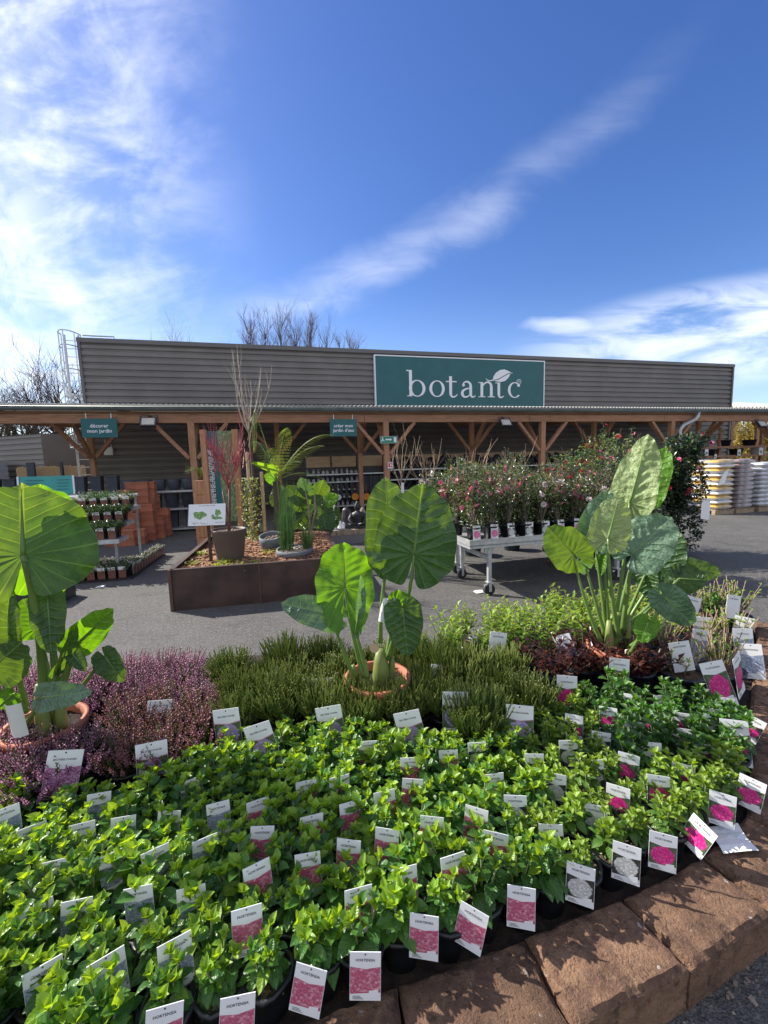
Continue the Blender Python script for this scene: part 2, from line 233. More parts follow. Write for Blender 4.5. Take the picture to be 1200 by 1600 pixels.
# ---------------------------------------------------------------- mesh builder
WM={}
class MB:
    def __init__(s): s.v=[]; s.f=[]; s.m=[]; s.uv={}
    def quad(s,a,b,c,d,mi=0,uv=None):
        n=len(s.v); s.v+=[V(a),V(b),V(c),V(d)]; s.f.append((n,n+1,n+2,n+3)); s.m.append(mi)
        if uv:
            for k in range(4): s.uv[n+k]=uv[k]
    def poly(s,pts,mi=0):
        n=len(s.v); s.v+=[V(p) for p in pts]; s.f.append(tuple(range(n,n+len(pts)))); s.m.append(mi)
    def box(s,c,size,rot=None,mi=0,taper=None):
        n=len(s.v); hx,hy,hz=size[0]/2,size[1]/2,size[2]/2
        for z in (-1,1):
            k=1 if (z<0 or taper is None) else taper
            for x,y in ((-1,-1),(1,-1),(1,1),(-1,1)):
                p=V((x*hx*k,y*hy*k,z*hz))
                if rot is not None: p=rot@p
                s.v.append(V(c)+p)
        for f in ((0,3,2,1),(4,5,6,7),(0,1,5,4),(1,2,6,5),(2,3,7,6),(3,0,4,7)): s.f.append(tuple(n+i for i in f)); s.m.append(mi)
    def bar(s,a,b,wx,wy,mi=0,up=(0,0,1)):
        a=V(a); b=V(b); d=(b-a); L=d.length; z=d/L; u=V(up)
        if abs(z.dot(u))>.98: u=V((0,1,0)) if abs(z.y)<.9 else V((1,0,0))
        x=u.cross(z).normalized(); y=z.cross(x)
        s.box((a+b)/2,(wx,wy,L),Matrix((x,y,z)).transposed(),mi)
    def tube(s,pts,rad,n=6,mi=0,cap=True):
        pts=[V(p) for p in pts]; k=len(pts)
        if isinstance(rad,(int,float)): rad=[rad]*k
        st=len(s.v); prev=None
        for i,p in enumerate(pts):
            d=(pts[min(i+1,k-1)]-pts[max(i-1,0)])
            d=d.normalized() if d.length>1e-9 else V((0,0,1))
            if prev is None:
                u=V((0,0,1)) if abs(d.z)<.9 else V((1,0,0)); x=u.cross(d).normalized()
            else:
                x=(prev-d*prev.dot(d)); x=x.normalized() if x.length>1e-6 else d.orthogonal().normalized()
            prev=x; y=d.cross(x)
            for j in range(n):
                a=2*PI*j/n; s.v.append(p+(x*math.cos(a)+y*math.sin(a))*rad[i])
        for i in range(k-1):
            for j in range(n):
                j2=(j+1)%n; s.f.append((st+i*n+j,st+i*n+j2,st+(i+1)*n+j2,st+(i+1)*n+j)); s.m.append(mi)
        if cap and n>2:
            s.f.append(tuple(st+j for j in range(n))[::-1]); s.m.append(mi)
            s.f.append(tuple(st+(k-1)*n+j for j in range(n))); s.m.append(mi)
    def lathe(s,c,prof,n=20,mi=0,cap=True,sq=0.,rot=None,sx=1.,sy=1.):
        st=len(s.v); k=len(prof); c=V(c)
        for r,z in prof:
            for j in range(n):
                a=2*PI*j/n; x,y=math.cos(a),math.sin(a)
                if sq:
                    q=(abs(x)**(2+sq)+abs(y)**(2+sq))**(-1/(2+sq)); x*=q;y*=q
                p=V((x*r*sx,y*r*sy,z)); p=rot@p if rot is not None else p
                s.v.append(c+p)
        for i in range(k-1):
            for j in range(n):
                j2=(j+1)%n; s.f.append((st+i*n+j,st+i*n+j2,st+(i+1)*n+j2,st+(i+1)*n+j)); s.m.append(mi)
        if cap:
            s.f.append(tuple(st+j for j in range(n))[::-1]); s.m.append(mi); s.f.append(tuple(st+(k-1)*n+j for j in range(n))); s.m.append(mi)
    def disc(s,c,r,n=16,mi=0,z=V((0,0,1)),wob=0.):
        z=V(z).normalized(); x=z.orthogonal().normalized(); y=z.cross(x)
        s.poly([V(c)+(x*math.cos(2*PI*j/n)+y*math.sin(2*PI*j/n))*r for j in range(n)],mi)
    def ball(s,c,r,n=8,k=5,mi=0,sc=(1,1,1)):
        pr=[(max(.001,math.sin(PI*i/k)),-math.cos(PI*i/k)) for i in range(k+1)]
        st=len(s.v)
        for a,z in pr:
            for j in range(n):
                t=2*PI*j/n; s.v.append(V(c)+V((a*math.cos(t)*r*sc[0],a*math.sin(t)*r*sc[1],z*r*sc[2])))
        for i in range(k):
            for j in range(n):
                j2=(j+1)%n; s.f.append((st+i*n+j,st+i*n+j2,st+(i+1)*n+j2,st+(i+1)*n+j)); s.m.append(mi)
    def leaf(s,b,d,up,L,W,mi=0,na=3,fold=.25,droop=.3,ser=0.,nv=5,shape=.42,across=1):
        """simple ovate leaf: midrib from b along d, upper face towards up"""
        d=V(d).normalized(); x=d.cross(V(up))
        x=x.normalized() if x.length>1e-5 else d.orthogonal().normalized()
        n=x.cross(d); st=len(s.v); cols=2*across+1
        if na==1:
            b=V(b); s.v+=[b,b+d*L*.5+x*W/2,b+d*L,b+d*L*.5-x*W/2]; s.f.append((st,st+1,st+2,st+3)); s.m.append(mi); return
        for i in range(na+1):
            t=i/na; wv=math.sin(PI*min(1,t)**(.5/ .5 if shape==.5 else math.log(.5)/math.log(shape)))**.8 if 0<t<1 else 0
            if ser and 0<t<1: wv*=1+(ser if i%2 else -ser)
            c=V(b)+d*(t*L)-n*(droop*L*t*t)
            for j in range(cols):
                q=(j-across)/across; xx=q*W/2*wv
                s.v.append(c+x*xx+n*(abs(xx)*fold*2)*(1-.3*t)+d*(-.0 if not across>1 else .06*L*abs(q)*(1-t)))
                s.uv[len(s.v)-1]=(q*wv*.5,(t-.45*abs(q)*wv*W/L)*nv)
        for i in range(na):
            for j in range(cols-1):
                a=st+i*cols+j; s.f.append((a,a+1,a+cols+1,a+cols)); s.m.append(mi)
    def add(s,o,mtx,mi=None):
        st=len(s.v); s.v+=[mtx@p for p in o.v]; s.f+=[tuple(i+st for i in f) for f in o.f]; s.m+=o.m if mi is None else [mi]*len(o.m)
        for k,u in o.uv.items(): s.uv[k+st]=u
    def mesh(s,name,mats,smooth=False,inv=None):
        me=bpy.data.meshes.new(name); vs=s.v if inv is None else [inv@p for p in s.v]
        me.from_pydata([tuple(p) for p in vs],[],s.f)
        for m in mats: me.materials.append(M[m])
        me.polygons.foreach_set('material_index',s.m)
        if smooth: me.polygons.foreach_set('use_smooth',[True]*len(s.f))
        if s.uv:
            l=me.uv_layers.new(name='UVMap'); li=[0]*len(me.loops); me.loops.foreach_get('vertex_index',li)
            fl=[]
            for i in li: fl+=s.uv.get(i,(0.,0.))
            l.data.foreach_set('uv',fl)
        me.update(); return me
    def build(s,name,mats,parent=None,smooth=False,local=False,loc=(0,0,0)):
        """world-space vertices unless local; parts are expressed in the frame of their thing"""
        if isinstance(mats,str): mats=[mats]
        if parent is not None: inv=None if local else WM[parent.name].inverted()
        else: inv=Matrix.Translation(-V(loc)) if not local else None
        o=bpy.data.objects.new(name,s.mesh(name,mats,smooth,inv)); COL.objects.link(o)
        if parent is not None: o.parent=parent; WM[o.name]=WM[parent.name]
        else: o.location=loc; WM[o.name]=Matrix.Translation(V(loc))
        return o
def put(name,me,parent,loc=(0,0,0),rz=0.,sc=1.):
    o=bpy.data.objects.new(name,me); COL.objects.link(o); o.parent=parent; o.location=loc; o.rotation_euler=(0,0,rz); o.scale=(sc,)*3 if isinstance(sc,(int,float)) else sc
    WM[o.name]=WM[parent.name]; return o
def tag(o,label=None,cat=None,group=None,kind=None):
    if label: o['label']=label
    if cat: o['category']=cat
    if group: o['group']=group
    if kind: o['kind']=kind
    return o
def thing(name,label,cat,loc=(0,0,0),rz=0.,group=None):
    o=bpy.data.objects.new(name,None); COL.objects.link(o); o.location=loc; o.rotation_euler=(0,0,rz); o.empty_display_size=.1
    WM[o.name]=Matrix.Translation(V(loc))@Matrix.Rotation(rz,4,'Z'); return tag(o,label,cat,group)
def copy_thing(root,loc,rz,label,group=None,sc=1.):
    r=root.copy(); COL.objects.link(r); r.location=loc; r.rotation_euler=(0,0,rz); r.scale=(sc,)*3; r['label']=label
    if group: r['group']=group
    WM[r.name]=Matrix.Translation(V(loc))@Matrix.Rotation(rz,4,'Z')
    for ch in list(root.children):
        c=ch.copy(); COL.objects.link(c); c.parent=r
        for g in list(ch.children):
            q=g.copy(); COL.objects.link(q); q.parent=c
    return r
TXT={}
def text(txt,size=1.,align='CENTER',off=0.,res=2,space=1.):
    """outline of a line of writing as flat mesh data in the XZ plane, facing -Y"""
    k=(txt,off,res,space,align)
    if k not in TXT:
        cu=bpy.data.curves.new('lettering',type='FONT'); cu.body=txt; cu.align_x=align; cu.offset=off; cu.resolution_u=res; cu.space_character=space; cu.space_line=1.0
        ob=bpy.data.objects.new('lettering',cu); COL.objects.link(ob); dg=bpy.context.evaluated_depsgraph_get(); dg.update()
        me=bpy.data.meshes.new_from_object(ob.evaluated_get(dg))
        TXT[k]=([v.co.copy() for v in me.vertices],[tuple(p.vertices) for p in me.polygons])
        bpy.data.objects.remove(ob); bpy.data.meshes.remove(me); bpy.data.curves.remove(cu)
    vs,fs=TXT[k]; m=MB(); m.v=[V((p.x*size,0,p.y*size)) for p in vs]; m.f=list(fs); m.m=[0]*len(fs); return m
def frame(o,x,z):
    """matrix taking local (x, -y out, z up) panel coordinates to world: origin o, x axis, z axis"""
    x=V(x).normalized(); z=V(z).normalized(); y=z.cross(x); m=Matrix((x,y,z)).transposed().to_4x4(); m.translation=V(o); return m
ORD=['','first','second','third','fourth','fifth','sixth','seventh','eighth','ninth','tenth','eleventh','twelfth','thirteenth','fourteenth','fifteenth','sixteenth','seventeenth','eighteenth','nineteenth','twentieth']
def ordn(n): return ORD[n] if n<len(ORD) else '%d%s'%(n,'st' if n%10==1 else 'nd' if n%10==2 else 'rd' if n%10==3 else 'th')
# ================================================================ setting
BA=R(14.4); BC,BS=math.cos(BA),math.sin(BA); BLOC=(0,11,0)
def bp(u,v,t):
    """where the line of sight through a photo point meets the plane t metres behind the gutter: (s, z)"""
    d=ray(u,v); k=(t+11*BC)/(d.y*BC-d.x*BS); p=V((0,0,CH))+d*k
    return p.x*BC+(p.y-11)*BS, p.z
def bw(s,t,z): return V((s*BC-t*BS,11+s*BS+t*BC,z))
TF=6.78
g=MB(); g.quad((-900,-300,0),(900,-300,0),(900,1500,0),(-900,1500,0)); tag(g.build('ground',['asphalt']),kind='structure')
# ---- bed edging, front curve of the plant island
FRONT=[V(p) for p in ((-1.6,.50,0),(-.9,.70,0),(-.21,.90,0),(.08,.985,0),(.37,1.065,0),(.73,1.175,0),(1.09,1.315,0),(1.36,1.45,0),(1.60,1.70,0),(1.80,1.95,0),(2.08,2.25,0),(2.45,2.65,0),(2.85,3.10,0),(3.1,3.4,0))]
BZ=.09
def arc(pts,s):
    for a,b in zip(pts,pts[1:]):
        L=(b-a).length
        if s<=L: return a+(b-a)*(s/L),(b-a).normalized()
        s-=L
    return pts[-1],(pts[-1]-pts[-2]).normalized()
bed=[p+V((0,0,BZ)) for p in FRONT]+[V(p) for p in ((2.9,3.55,BZ),(1.6,3.35,BZ),(.2,3.05,BZ),(-1.3,3.0,BZ),(-2.6,2.7,BZ),(-3.4,1.9,BZ),(-2.9,.6,BZ))]
b=MB(); n=len(bed); b.poly(bed)
for i in range(n): p,q=bed[i],bed[(i+1)%n]; b.quad((q.x,q.y,-.02),(p.x,p.y,-.02),p,q)
tag(b.build('planting_bed',['bed_soil']),kind='structure')
def block(name,cor,z1,label,seed):
    """rough paving block: four plan corners, inner pair then outer pair, subdivided and worn"""
    N=26; r=random.Random(seed); m=MB(); idx={}
    c=sum(cor,V((0,0,0)))/4
    def P(a,bb,zz): # a along, bb across
        q=(cor[0]*(1-a)+cor[1]*a)*(1-bb)+(cor[3]*(1-a)+cor[2]*a)*bb
        e=.05
        ed=min(a,1-a,bb*.7,(1-bb)*.7); rd=max(0,e-ed)/e
        q=V((q.x,q.y,zz))
        if zz>z1-.001: q.z-=.014*rd*rd
        nz=noise.noise(q*14+V((seed,0,0)))*.006+noise.noise(q*45+V((seed,5,0)))*.005
        q.z+=nz if zz>.02 else 0
        o=(q-c); o.z=0
        q+=o.normalized()*(noise.noise(q*22+V((0,seed,0)))*.006-rd*.004*(zz>z1-.001))
        return q
    n0=N
    for i in range(N):
        for j in range(18):
            m.quad(P(i/N,j/18,z1),P(i/N,(j+1)/18,z1),P((i+1)/N,(j+1)/18,z1),P((i+1)/N,j/18,z1))
    H=9
    def side(f):
        for i in range(N):
            for k in range(H):
                za,zb=z1*k/H,z1*(k+1)/H
                m.quad(P(*f(i/N),za),P(*f((i+1)/N),za),P(*f((i+1)/N),zb),P(*f(i/N),zb))
    side(lambda a:(a,1)); side(lambda a:(1-a,0)); side(lambda a:(0,a)); side(lambda a:(1,1-a))
    o=m.build(name,['brown_stone'],smooth=True,loc=(c.x,c.y,0))
    bmod=o.data
    import bmesh
    bm=bmesh.new(); bm.from_mesh(bmod); bmesh.ops.remove_doubles(bm,verts=bm.verts,dist=.0004); bmesh.ops.recalc_face_normals(bm,faces=bm.faces); bm.to_mesh(bmod); bm.free()
    for p in bmod.polygons: p.use_smooth=True
    try: bmod.set_sharp_from_angle(angle=R(50))
    except Exception: pass
    tag(o,label,'paving block','brown stone blocks edging the plant bed')
cuts=[(-1.15,.335),(-.42,.12),(0,.95),(.37,1.05),(.71,1.15),(1.06,1.28),(1.32,1.42),(1.55,1.66),(1.80,1.94),(2.09,2.26),(2.40,2.58),(2.72,2.93),(3.02,3.29)]
inner=[V((-.72,.735,0)),V((-.36,.845,0)),V((0,.95,0)),V((.37,1.05,0)),V((.71,1.15,0)),V((1.06,1.28,0)),V((1.34,1.43,0)),V((1.57,1.67,0)),V((1.80,1.94,0)),V((2.09,2.26,0)),V((2.40,2.58,0)),V((2.72,2.93,0)),V((3.02,3.29,0))]
outer=[V((-.68,.545,0)),V((-.33,.645,0)),V((.03,.745,0)),V((.42,.855,0)),V((.785,.965,0)),V((1.135,1.10,0)),V((1.47,1.27,0)),V((1.75,1.53,0)),V((2.00,1.81,0)),V((2.29,2.13,0)),V((2.60,2.45,0)),V((2.92,2.80,0)),V((3.22,3.16,0))]
BL=['brown block under the leftmost front pots, mostly out of frame','brown stone block at the bottom edge under the left front tags','long brown block in front of the two light pink front tags','large brown stone block with a bright sunlit patch near its corner','brown stone block in front of the white flower tags','brown stone block in front of the tilted magenta tag','brown stone block beside the fallen white tag sleeve','brown block at the bend of the edging beside the magenta tags','brown block on the right edge below the big magenta tag','brown block on the right edge next to the long pink tag','brown block on the right edge next to the blue flower tag','farthest but one brown block along the right edge of the bed']
for i in range(1,12):
    gpx=.004
    a,bb,c2,d=inner[i],inner[i+1],outer[i+1],outer[i]
    t=(bb-a).normalized()*gpx; a=a+t; d=d+t; bb=bb-t; c2=c2-t
    block('edging_block',[a,bb,c2,d],.14+rnd.uniform(-.004,.004),BL[i],i*7+3)
# ================================================================ warehouse
s0,zt=bp(125,530,TF); s1,_=bp(1143,571,TF); ZT=zt
wh=thing('warehouse','grey brown warehouse with ribbed metal cladding behind the timber canopy','building',BLOC,BA)
def ribs(m,xa,xb,z0,z1,pitch,dep,fn):
    """horizontal ribbed sheet, fn(x,depth,z) gives the point"""
    z=z0
    while z<z1-.01:
        h=min(pitch,z1-z); pr=[(0,0),(.55*h,0),(.66*h,-dep),(.90*h,-dep),(h,0)]
        for (za,da),(zb,db) in zip(pr,pr[1:]): m.quad(fn(xa,da,z+za),fn(xb,da,z+za),fn(xb,db,z+zb),fn(xa,db,z+zb))
        z+=pitch
c=MB(); ribs(c,s0,s1,0,ZT-.12,.235,.055,lambda x,d,z:(x,TF-d-.06,z)); c.build('front_cladding',['cladding'],wh,local=True)
c=MB(); ribs(c,TF+.05,TF+22,0,ZT-.12,.235,.055,lambda x,d,z:(s0+.0+d*-1-.0,TF*2+22+.05-x,z)); c.build('side_cladding',['cladding'],wh,local=True)
c=MB(); ribs(c,TF+.05,TF+22,0,ZT-.12,.235,.055,lambda x,d,z:(s1+d,x,z)); c.build('side_cladding',['cladding'],wh,local=True)
c=MB(); c.box(((s0+s1)/2,TF-.03,ZT-.045),(s1-s0+.16,.20,.15)); c.box((s0-.03,TF-.035,(ZT-.12)/2),(.09,.15,ZT-.13)); c.box((s1+.03,TF-.035,(ZT-.12)/2),(.09,.15,ZT-.13))
c.box((s0-.03,TF+11,ZT-.045),(.2,21.8,.15)); c.box((s1+.03,TF+11,ZT-.045),(.2,21.8,.15)); c.build('edge_trim',['cladding_trim'],wh,local=True)
c=MB(); c.quad((s0,TF+.08,ZT-.2),(s1,TF+.08,ZT-.2),(s1,TF+22,ZT-.2),(s0,TF+22,ZT-.2)); c.build('roof',['cladding_trim'],wh,local=True)
# ---- caged ladder at the left corner
ld=thing('roof_ladder','white caged access ladder rising past the left end of the warehouse roof','ladder',BLOC,BA)
lx,ly=s0-.36,TF+.25; zL=ZT+.2
c=MB(); c.bar((lx-.22,ly,0),(lx-.22,ly,zL),.075,.04); c.bar((lx+.22,ly,0),(lx+.22,ly,zL),.06,.03); c.build('stile',['galvanised'],ld,local=True)
z=.3
while z<zL: c=MB(); c.tube([(lx-.22,ly,z),(lx+.22,ly,z)],.016,6); c.build('rung',['white_metal'],ld,local=True); z+=.28
c=MB()
for zz in (2.4,3.3,4.2,5.1,5.9,zL):
    pts=[(lx-.38*math.sin(PI*k/10-PI/2) if False else lx+.30*math.cos(PI+PI*k/10),ly-.02-.6*math.sin(PI*k/10),zz) for k in range(11)]
    c.tube(pts,.022,5)
for k in (0,2,5,8,10):
    x,y=lx+.30*math.cos(PI+PI*k/10),ly-.02-.6*math.sin(PI*k/10); c.tube([(x,y,2.4),(x,y,zL)],.02,5)
c.build('safety_cage',['galvanised'],ld,local=True)
c=MB(); c.tube([(lx+.36,ly,zL),(s0+1.0,ly,zL),(s0+1.0,ly,ZT)],.025,6); c.tube([(lx+.36,ly,zL-.3),(s0+1.0,ly,zL-.3)],.02,6); c.build('handrail',['galvanised'],ld,local=True)
# ---- shop sign
sg0,sb=bp(588,634,TF-.2); sg1,st_=bp(849,566,TF-.2); _,sb2=bp(849,636,TF-.2); _,st0=bp(588,556,TF-.2); SB=(sb+sb2)/2; STP=(st_+st0)/2
sgn=thing('shop_sign','large teal shop sign reading botanic with a leaf, on the ribbed facade','sign',BLOC,BA)
SW,SH=sg1-sg0,STP-SB; ty=TF-.24
c=MB(); c.box(((sg0+sg1)/2,ty+.08,(SB+STP)/2),(SW,.16,SH)); c.build('panel',['sign_teal'],sgn,local=True)
c=MB(); f=.045
c.box(((sg0+sg1)/2,ty+.075,STP+f/2),(SW+2*f,.18,f)); c.box(((sg0+sg1)/2,ty+.075,SB-f/2),(SW+2*f,.18,f)); c.box((sg0-f/2,ty+.075,(SB+STP)/2),(f,.18,SH)); c.box((sg1+f/2,ty+.075,(SB+STP)/2),(f,.18,SH)); c.build('frame',['sign_white'],sgn,local=True)
UX,UZ=SW/10.57,SH/3.02
class Glyph:
    """serif letter pieces drawn in x-height units, each piece a thin solid with its own tiny step"""
    def __init__(s,m,x0,z0): s.m=m; s.x0=x0; s.z0=z0; s.k=0
    def P(s,x,z,d): return V((s.x0+x*UX,ty-d,s.z0+z*UZ))
    def solid(s,pts):
        s.k+=1; d=.012+.0022*s.k
        n=len(pts); s.m.poly([s.P(x,z,d) for x,z in pts])
        for i in range(n):
            a,b=pts[i],pts[(i+1)%n]; s.m.quad(s.P(*b,d),s.P(*a,d),s.P(*a,0),s.P(*b,0))
    def strip(s,o,i):
        s.k+=1; d=.012+.0022*s.k
        for k in range(len(o)-1): s.m.quad(s.P(*o[k],d),s.P(*o[k+1],d),s.P(*i[k+1],d),s.P(*i[k],d)); s.m.quad(s.P(*o[k+1],d),s.P(*o[k],d),s.P(*o[k],0),s.P(*o[k+1],0)); s.m.quad(s.P(*i[k],d),s.P(*i[k+1],d),s.P(*i[k+1],0),s.P(*i[k],0))
    def rect(s,x0,x1,z0,z1): s.solid([(x0,z0),(x1,z0),(x1,z1),(x0,z1)])
    def ring(s,cx,cz,rx,rz,thick,thin,a0=0,a1=360,n=44):
        o=[];i=[]
        for k in range(n+1):
            a=R(a0+(a1-a0)*k/n); ca,sa=math.cos(a),math.sin(a)
            o.append((cx+rx*ca,cz+rz*sa)); i.append((cx+(rx-thick)*ca,cz+(rz-thin)*sa))
        s.strip(o,i)
    def dot(s,cx,cz,r): s.solid([(cx+r*math.cos(2*PI*k/18),cz+r*1.1*math.sin(2*PI*k/18)) for k in range(18)])
    def path(s,pts,w0,w1,n=20):
        o=[];i=[]
        for k in range(n+1):
            t=k/n; (ax,az),(bx,bz),(cx,cz),(dx,dz)=pts; q=1-t
            x=q**3*ax+3*q*q*t*bx+3*q*t*t*cx+t**3*dx; z=q**3*az+3*q*q*t*bz+3*q*t*t*cz+t**3*dz
            ex=3*q*q*(bx-ax)+6*q*t*(cx-bx)+3*t*t*(dx-cx); ez=3*q*q*(bz-az)+6*q*t*(cz-bz)+3*t*t*(dz-cz); l=math.hypot(ex,ez) or 1
            w=(w0+(w1-w0)*t)/2; o.append((x-ez/l*w,z+ex/l*w)); i.append((x+ez/l*w,z-ex/l*w))
        s.strip(o,i)
GX,GZ=sg0+1.79*UX,SB+.60*UZ; SQ=.17
def let(x): return Glyph(c,GX+x*UX,GZ)
c=MB(); q=let(0); q.rect(.13,.13+SQ,0,1.62); q.rect(-.02,.14,1.55,1.62); q.rect(0,.2,0,.05); q.ring(.60,.5,.49,.52,SQ,.06)  # b
c.build('letter',['sign_white'],sgn,local=True)
c=MB(); q=let(1.33); q.ring(.47,.5,.47,.52,SQ,.055); c.build('letter',['sign_white'],sgn,local=True)
c=MB(); q=let(2.35); q.rect(.20,.20+SQ,.16,1.30); q.rect(0,.66,.93,1.0); q.path([(.285,.2),(.29,-.08),(.56,-.06),(.70,.16)],SQ*.95,.05); c.build('letter',['sign_white'],sgn,local=True)
c=MB(); q=let(3.27); q.rect(.54,.54+SQ,.2,.74); q.path([(.625,.70),(.62,1.06),(.18,1.06),(.14,.78)],SQ*.9,.06); q.dot(.17,.76,.085); q.path([(.60,.58),(.30,.52),(.085,.45),(.085,.22)],.07,SQ); q.path([(.085,.26),(.085,-.08),(.42,-.08),(.60,.2)],SQ,.06); q.path([(.625,.24),(.63,-.06),(.80,-.04),(.93,.1)],SQ*.95,.045); c.build('letter',['sign_white'],sgn,local=True)
c=MB(); q=let(4.39); q.rect(.14,.14+SQ,.05,.97); q.rect(0,.16,.92,.97); q.rect(0,.45,0,.05); q.path([(.28,.72),(.42,1.04),(.84,1.12),(.835,.62)],.06,SQ*.97); q.rect(.75,.75+SQ,.05,.64); q.rect(.61,1.06,.0,.05); c.build('letter',['sign_white'],sgn,local=True)
c=MB(); q=let(5.50); q.rect(.14,.14+SQ,.18,.97); q.rect(0,.16,.92,.97); q.path([(.225,.22),(.23,-.06),(.42,-.04),(.56,.1)],SQ*.95,.045); c.build('letter',['sign_white'],sgn,local=True)
c=MB(); q=let(6.33); q.ring(.46,.5,.46,.52,SQ,.06,42,318); q.dot(.72,.82,.095); c.build('letter',['sign_white'],sgn,local=True)
c=MB(); q=Glyph(c,GX,GZ)
def lf(x,y): return ((x-282)/85,(410-y)/85)
up=[(735,316),(738,296),(752,274),(775,258),(800,254),(822,262),(845,273)]; dn=[(845,273),(832,280),(822,300),(803,318),(780,324),(757,322),(735,316)]
mid=[(735,316),(760,312),(778,302),(795,292),(812,282),(828,275),(845,273)]
q.strip([lf(*p) for p in up],[lf(x,y-2.6) for x,y in mid]); q.strip([lf(x,y+2.6) for x,y in mid],[lf(*p) for p in reversed(dn)]); q.path([lf(698,307),lf(704,322),lf(722,320),lf(738,313)],.04,.07)
c.build('leaf_emblem',['sign_white'],sgn,local=True)
c=MB(); q=Glyph(c,GX,GZ); cx,cz=lf(883,320); q.ring(cx,cz,.15,.165,.025,.028,n=24); tm=text('R',.2*UX); mm=Matrix.Translation(V((GX+cx*UX,ty-.016,GZ+cz*UZ-.07*UZ)))
c.add(tm,mm); c.build('registered_mark',['sign_white'],sgn,local=True)
# ================================================================ timber canopy
cn=thing('timber_canopy','long timber canopy with zinc gutter and braced posts along the facade','canopy',BLOC,BA)
SA,SE=-15.,19.
_,ZG0=bp(600,627,0); ZG=2.86
c=MB()
pts=[]
for k in range(9): a=PI+PI*k/8; pts.append((-.0+.085*math.cos(a),.085*math.sin(a)))
x=SA
while x<SE:
    x2=min(SE,x+2.0)
    for (ya,za),(yb,zb) in zip(pts,pts[1:]): c.quad((x,ya,ZG+.07+za),(x2,ya,ZG+.07+za),(x2,yb,ZG+.07+zb),(x,yb,ZG+.07+zb))
    c.tube([(x+1,-.085,ZG+.068),(x+1,-.066,ZG+.015),(x+1,0,ZG-.018),(x+1,.07,ZG+.02)],.012,5); x=x2
c.tube([(SA,-.085,ZG+.07),(SE,-.085,ZG+.07)],.012,6); c.build('gutter',['gutter_grey'],cn,local=True,smooth=True)
c=MB(); x=SA; k=0; st=.0275
while x<SE:
    h=.018*math.sin(k*PI/2); h2=.018*math.sin((k+1)*PI/2)
    c.quad((x,-.05,ZG+.13+h),(x+st,-.05,ZG+.13+h2),(x+st,TF-.12,ZG+.55+h2),(x,TF-.12,ZG+.55+h)); c.quad((x,-.05,ZG+.115+h),(x+st,-.05,ZG+.115+h2),(x+st,-.05,ZG+.13+h2),(x,-.05,ZG+.13+h)); x+=st; k+=1
c.build('roof_sheet',['roof_sheet'],cn,local=True)
def beam(s_a,s_b,t,z,w,h,name='beam',mt='timber'):
    c=MB(); c.box(((s_a+s_b)/2,t,z),(s_b-s_a,w,h)); c.build(name,[mt],cn,local=True)
for k in range(7): beam(SA+k*4.86,SA+k*4.86+4.85,.16,ZG-.175,.13,.19)
beam(SA,SE,.20,ZG-.03,.08,.06,'wall_plate')
posts=[-14.1,-9.35,-4.6,.15,4.9,9.65,14.4]
def post(s,t,h,w=.14): c=MB(); c.box((s,t,h/2),(w,w,h)); c.build('post',['timber_upright'],cn,local=True)
def brace(a,b,w=.08,d=.11): c=MB(); c.bar(a,b,w,d,up=(0,1,0)); c.build('brace',['timber'],cn,local=True)
for s in posts:
    post(s,.16,ZG-.27)
    for sg in (-1,1): brace((s+sg*.09,.16,ZG-1.10),(s+sg*.80,.16,ZG-.275))
    brace((s,.25,ZG-1.05),(s,.95,ZG-.22))
    c=MB(); c.bar((s,.2,ZG-.12),(s,TF-.15,ZG+.30),.10,.16); c.build('rafter',['timber'],cn,local=True)
for k in range(13):
    s=SA+1.1+k*2.6
    if min(abs(s-p) for p in posts)>.4: c=MB(); c.bar((s,.2,ZG-.02),(s,TF-.15,ZG+.42),.07,.14); c.build('rafter',['timber'],cn,local=True)
TB=1.6
for k in range(7): beam(SA+k*4.86,SA+k*4.86+4.85,TB,ZG-.02,.12,.22)
bk=[bp(145,720,TB)[0]]; sp_=bp(563,720,TB)[0]; s2_=bp(737,700,TB)[0]
back=[sp_-2*(s2_-sp_),bk[0],sp_-(s2_-sp_),sp_,s2_,s2_+(s2_-sp_),s2_+2*(s2_-sp_)]
back=[bk[0],bk[0]+4.6,sp_,s2_,s2_+4.6,s2_+9.2]
for s in back:
    post(s,TB,ZG-.13,.12)
    for sg in (-1,1): brace((s+sg*.09,TB,ZG-.98),(s+sg*.8,TB,ZG-.14),.08,.11)
    brace((s,TB-.09,ZG-.98),(s,TB-.85,ZG-.22),.08,.11)
ds=bp(1050,680,0)[0]+.25
c=MB(); c.tube([(ds+.75,-.02,ZG+.0),(ds+.72,-.02,ZG-.14),(ds+.6,-.03,ZG-.24),(ds+.12,-.05,ZG-.42),(ds,-.05,ZG-.55),(ds,-.05,.0)],.06,10); 
for zz in (1.9,.9): c.tube([(ds,-.05,zz),(ds,-.05,zz+.04)],.072,10)
c.build('downpipe',['zinc'],cn,local=True,smooth=True)
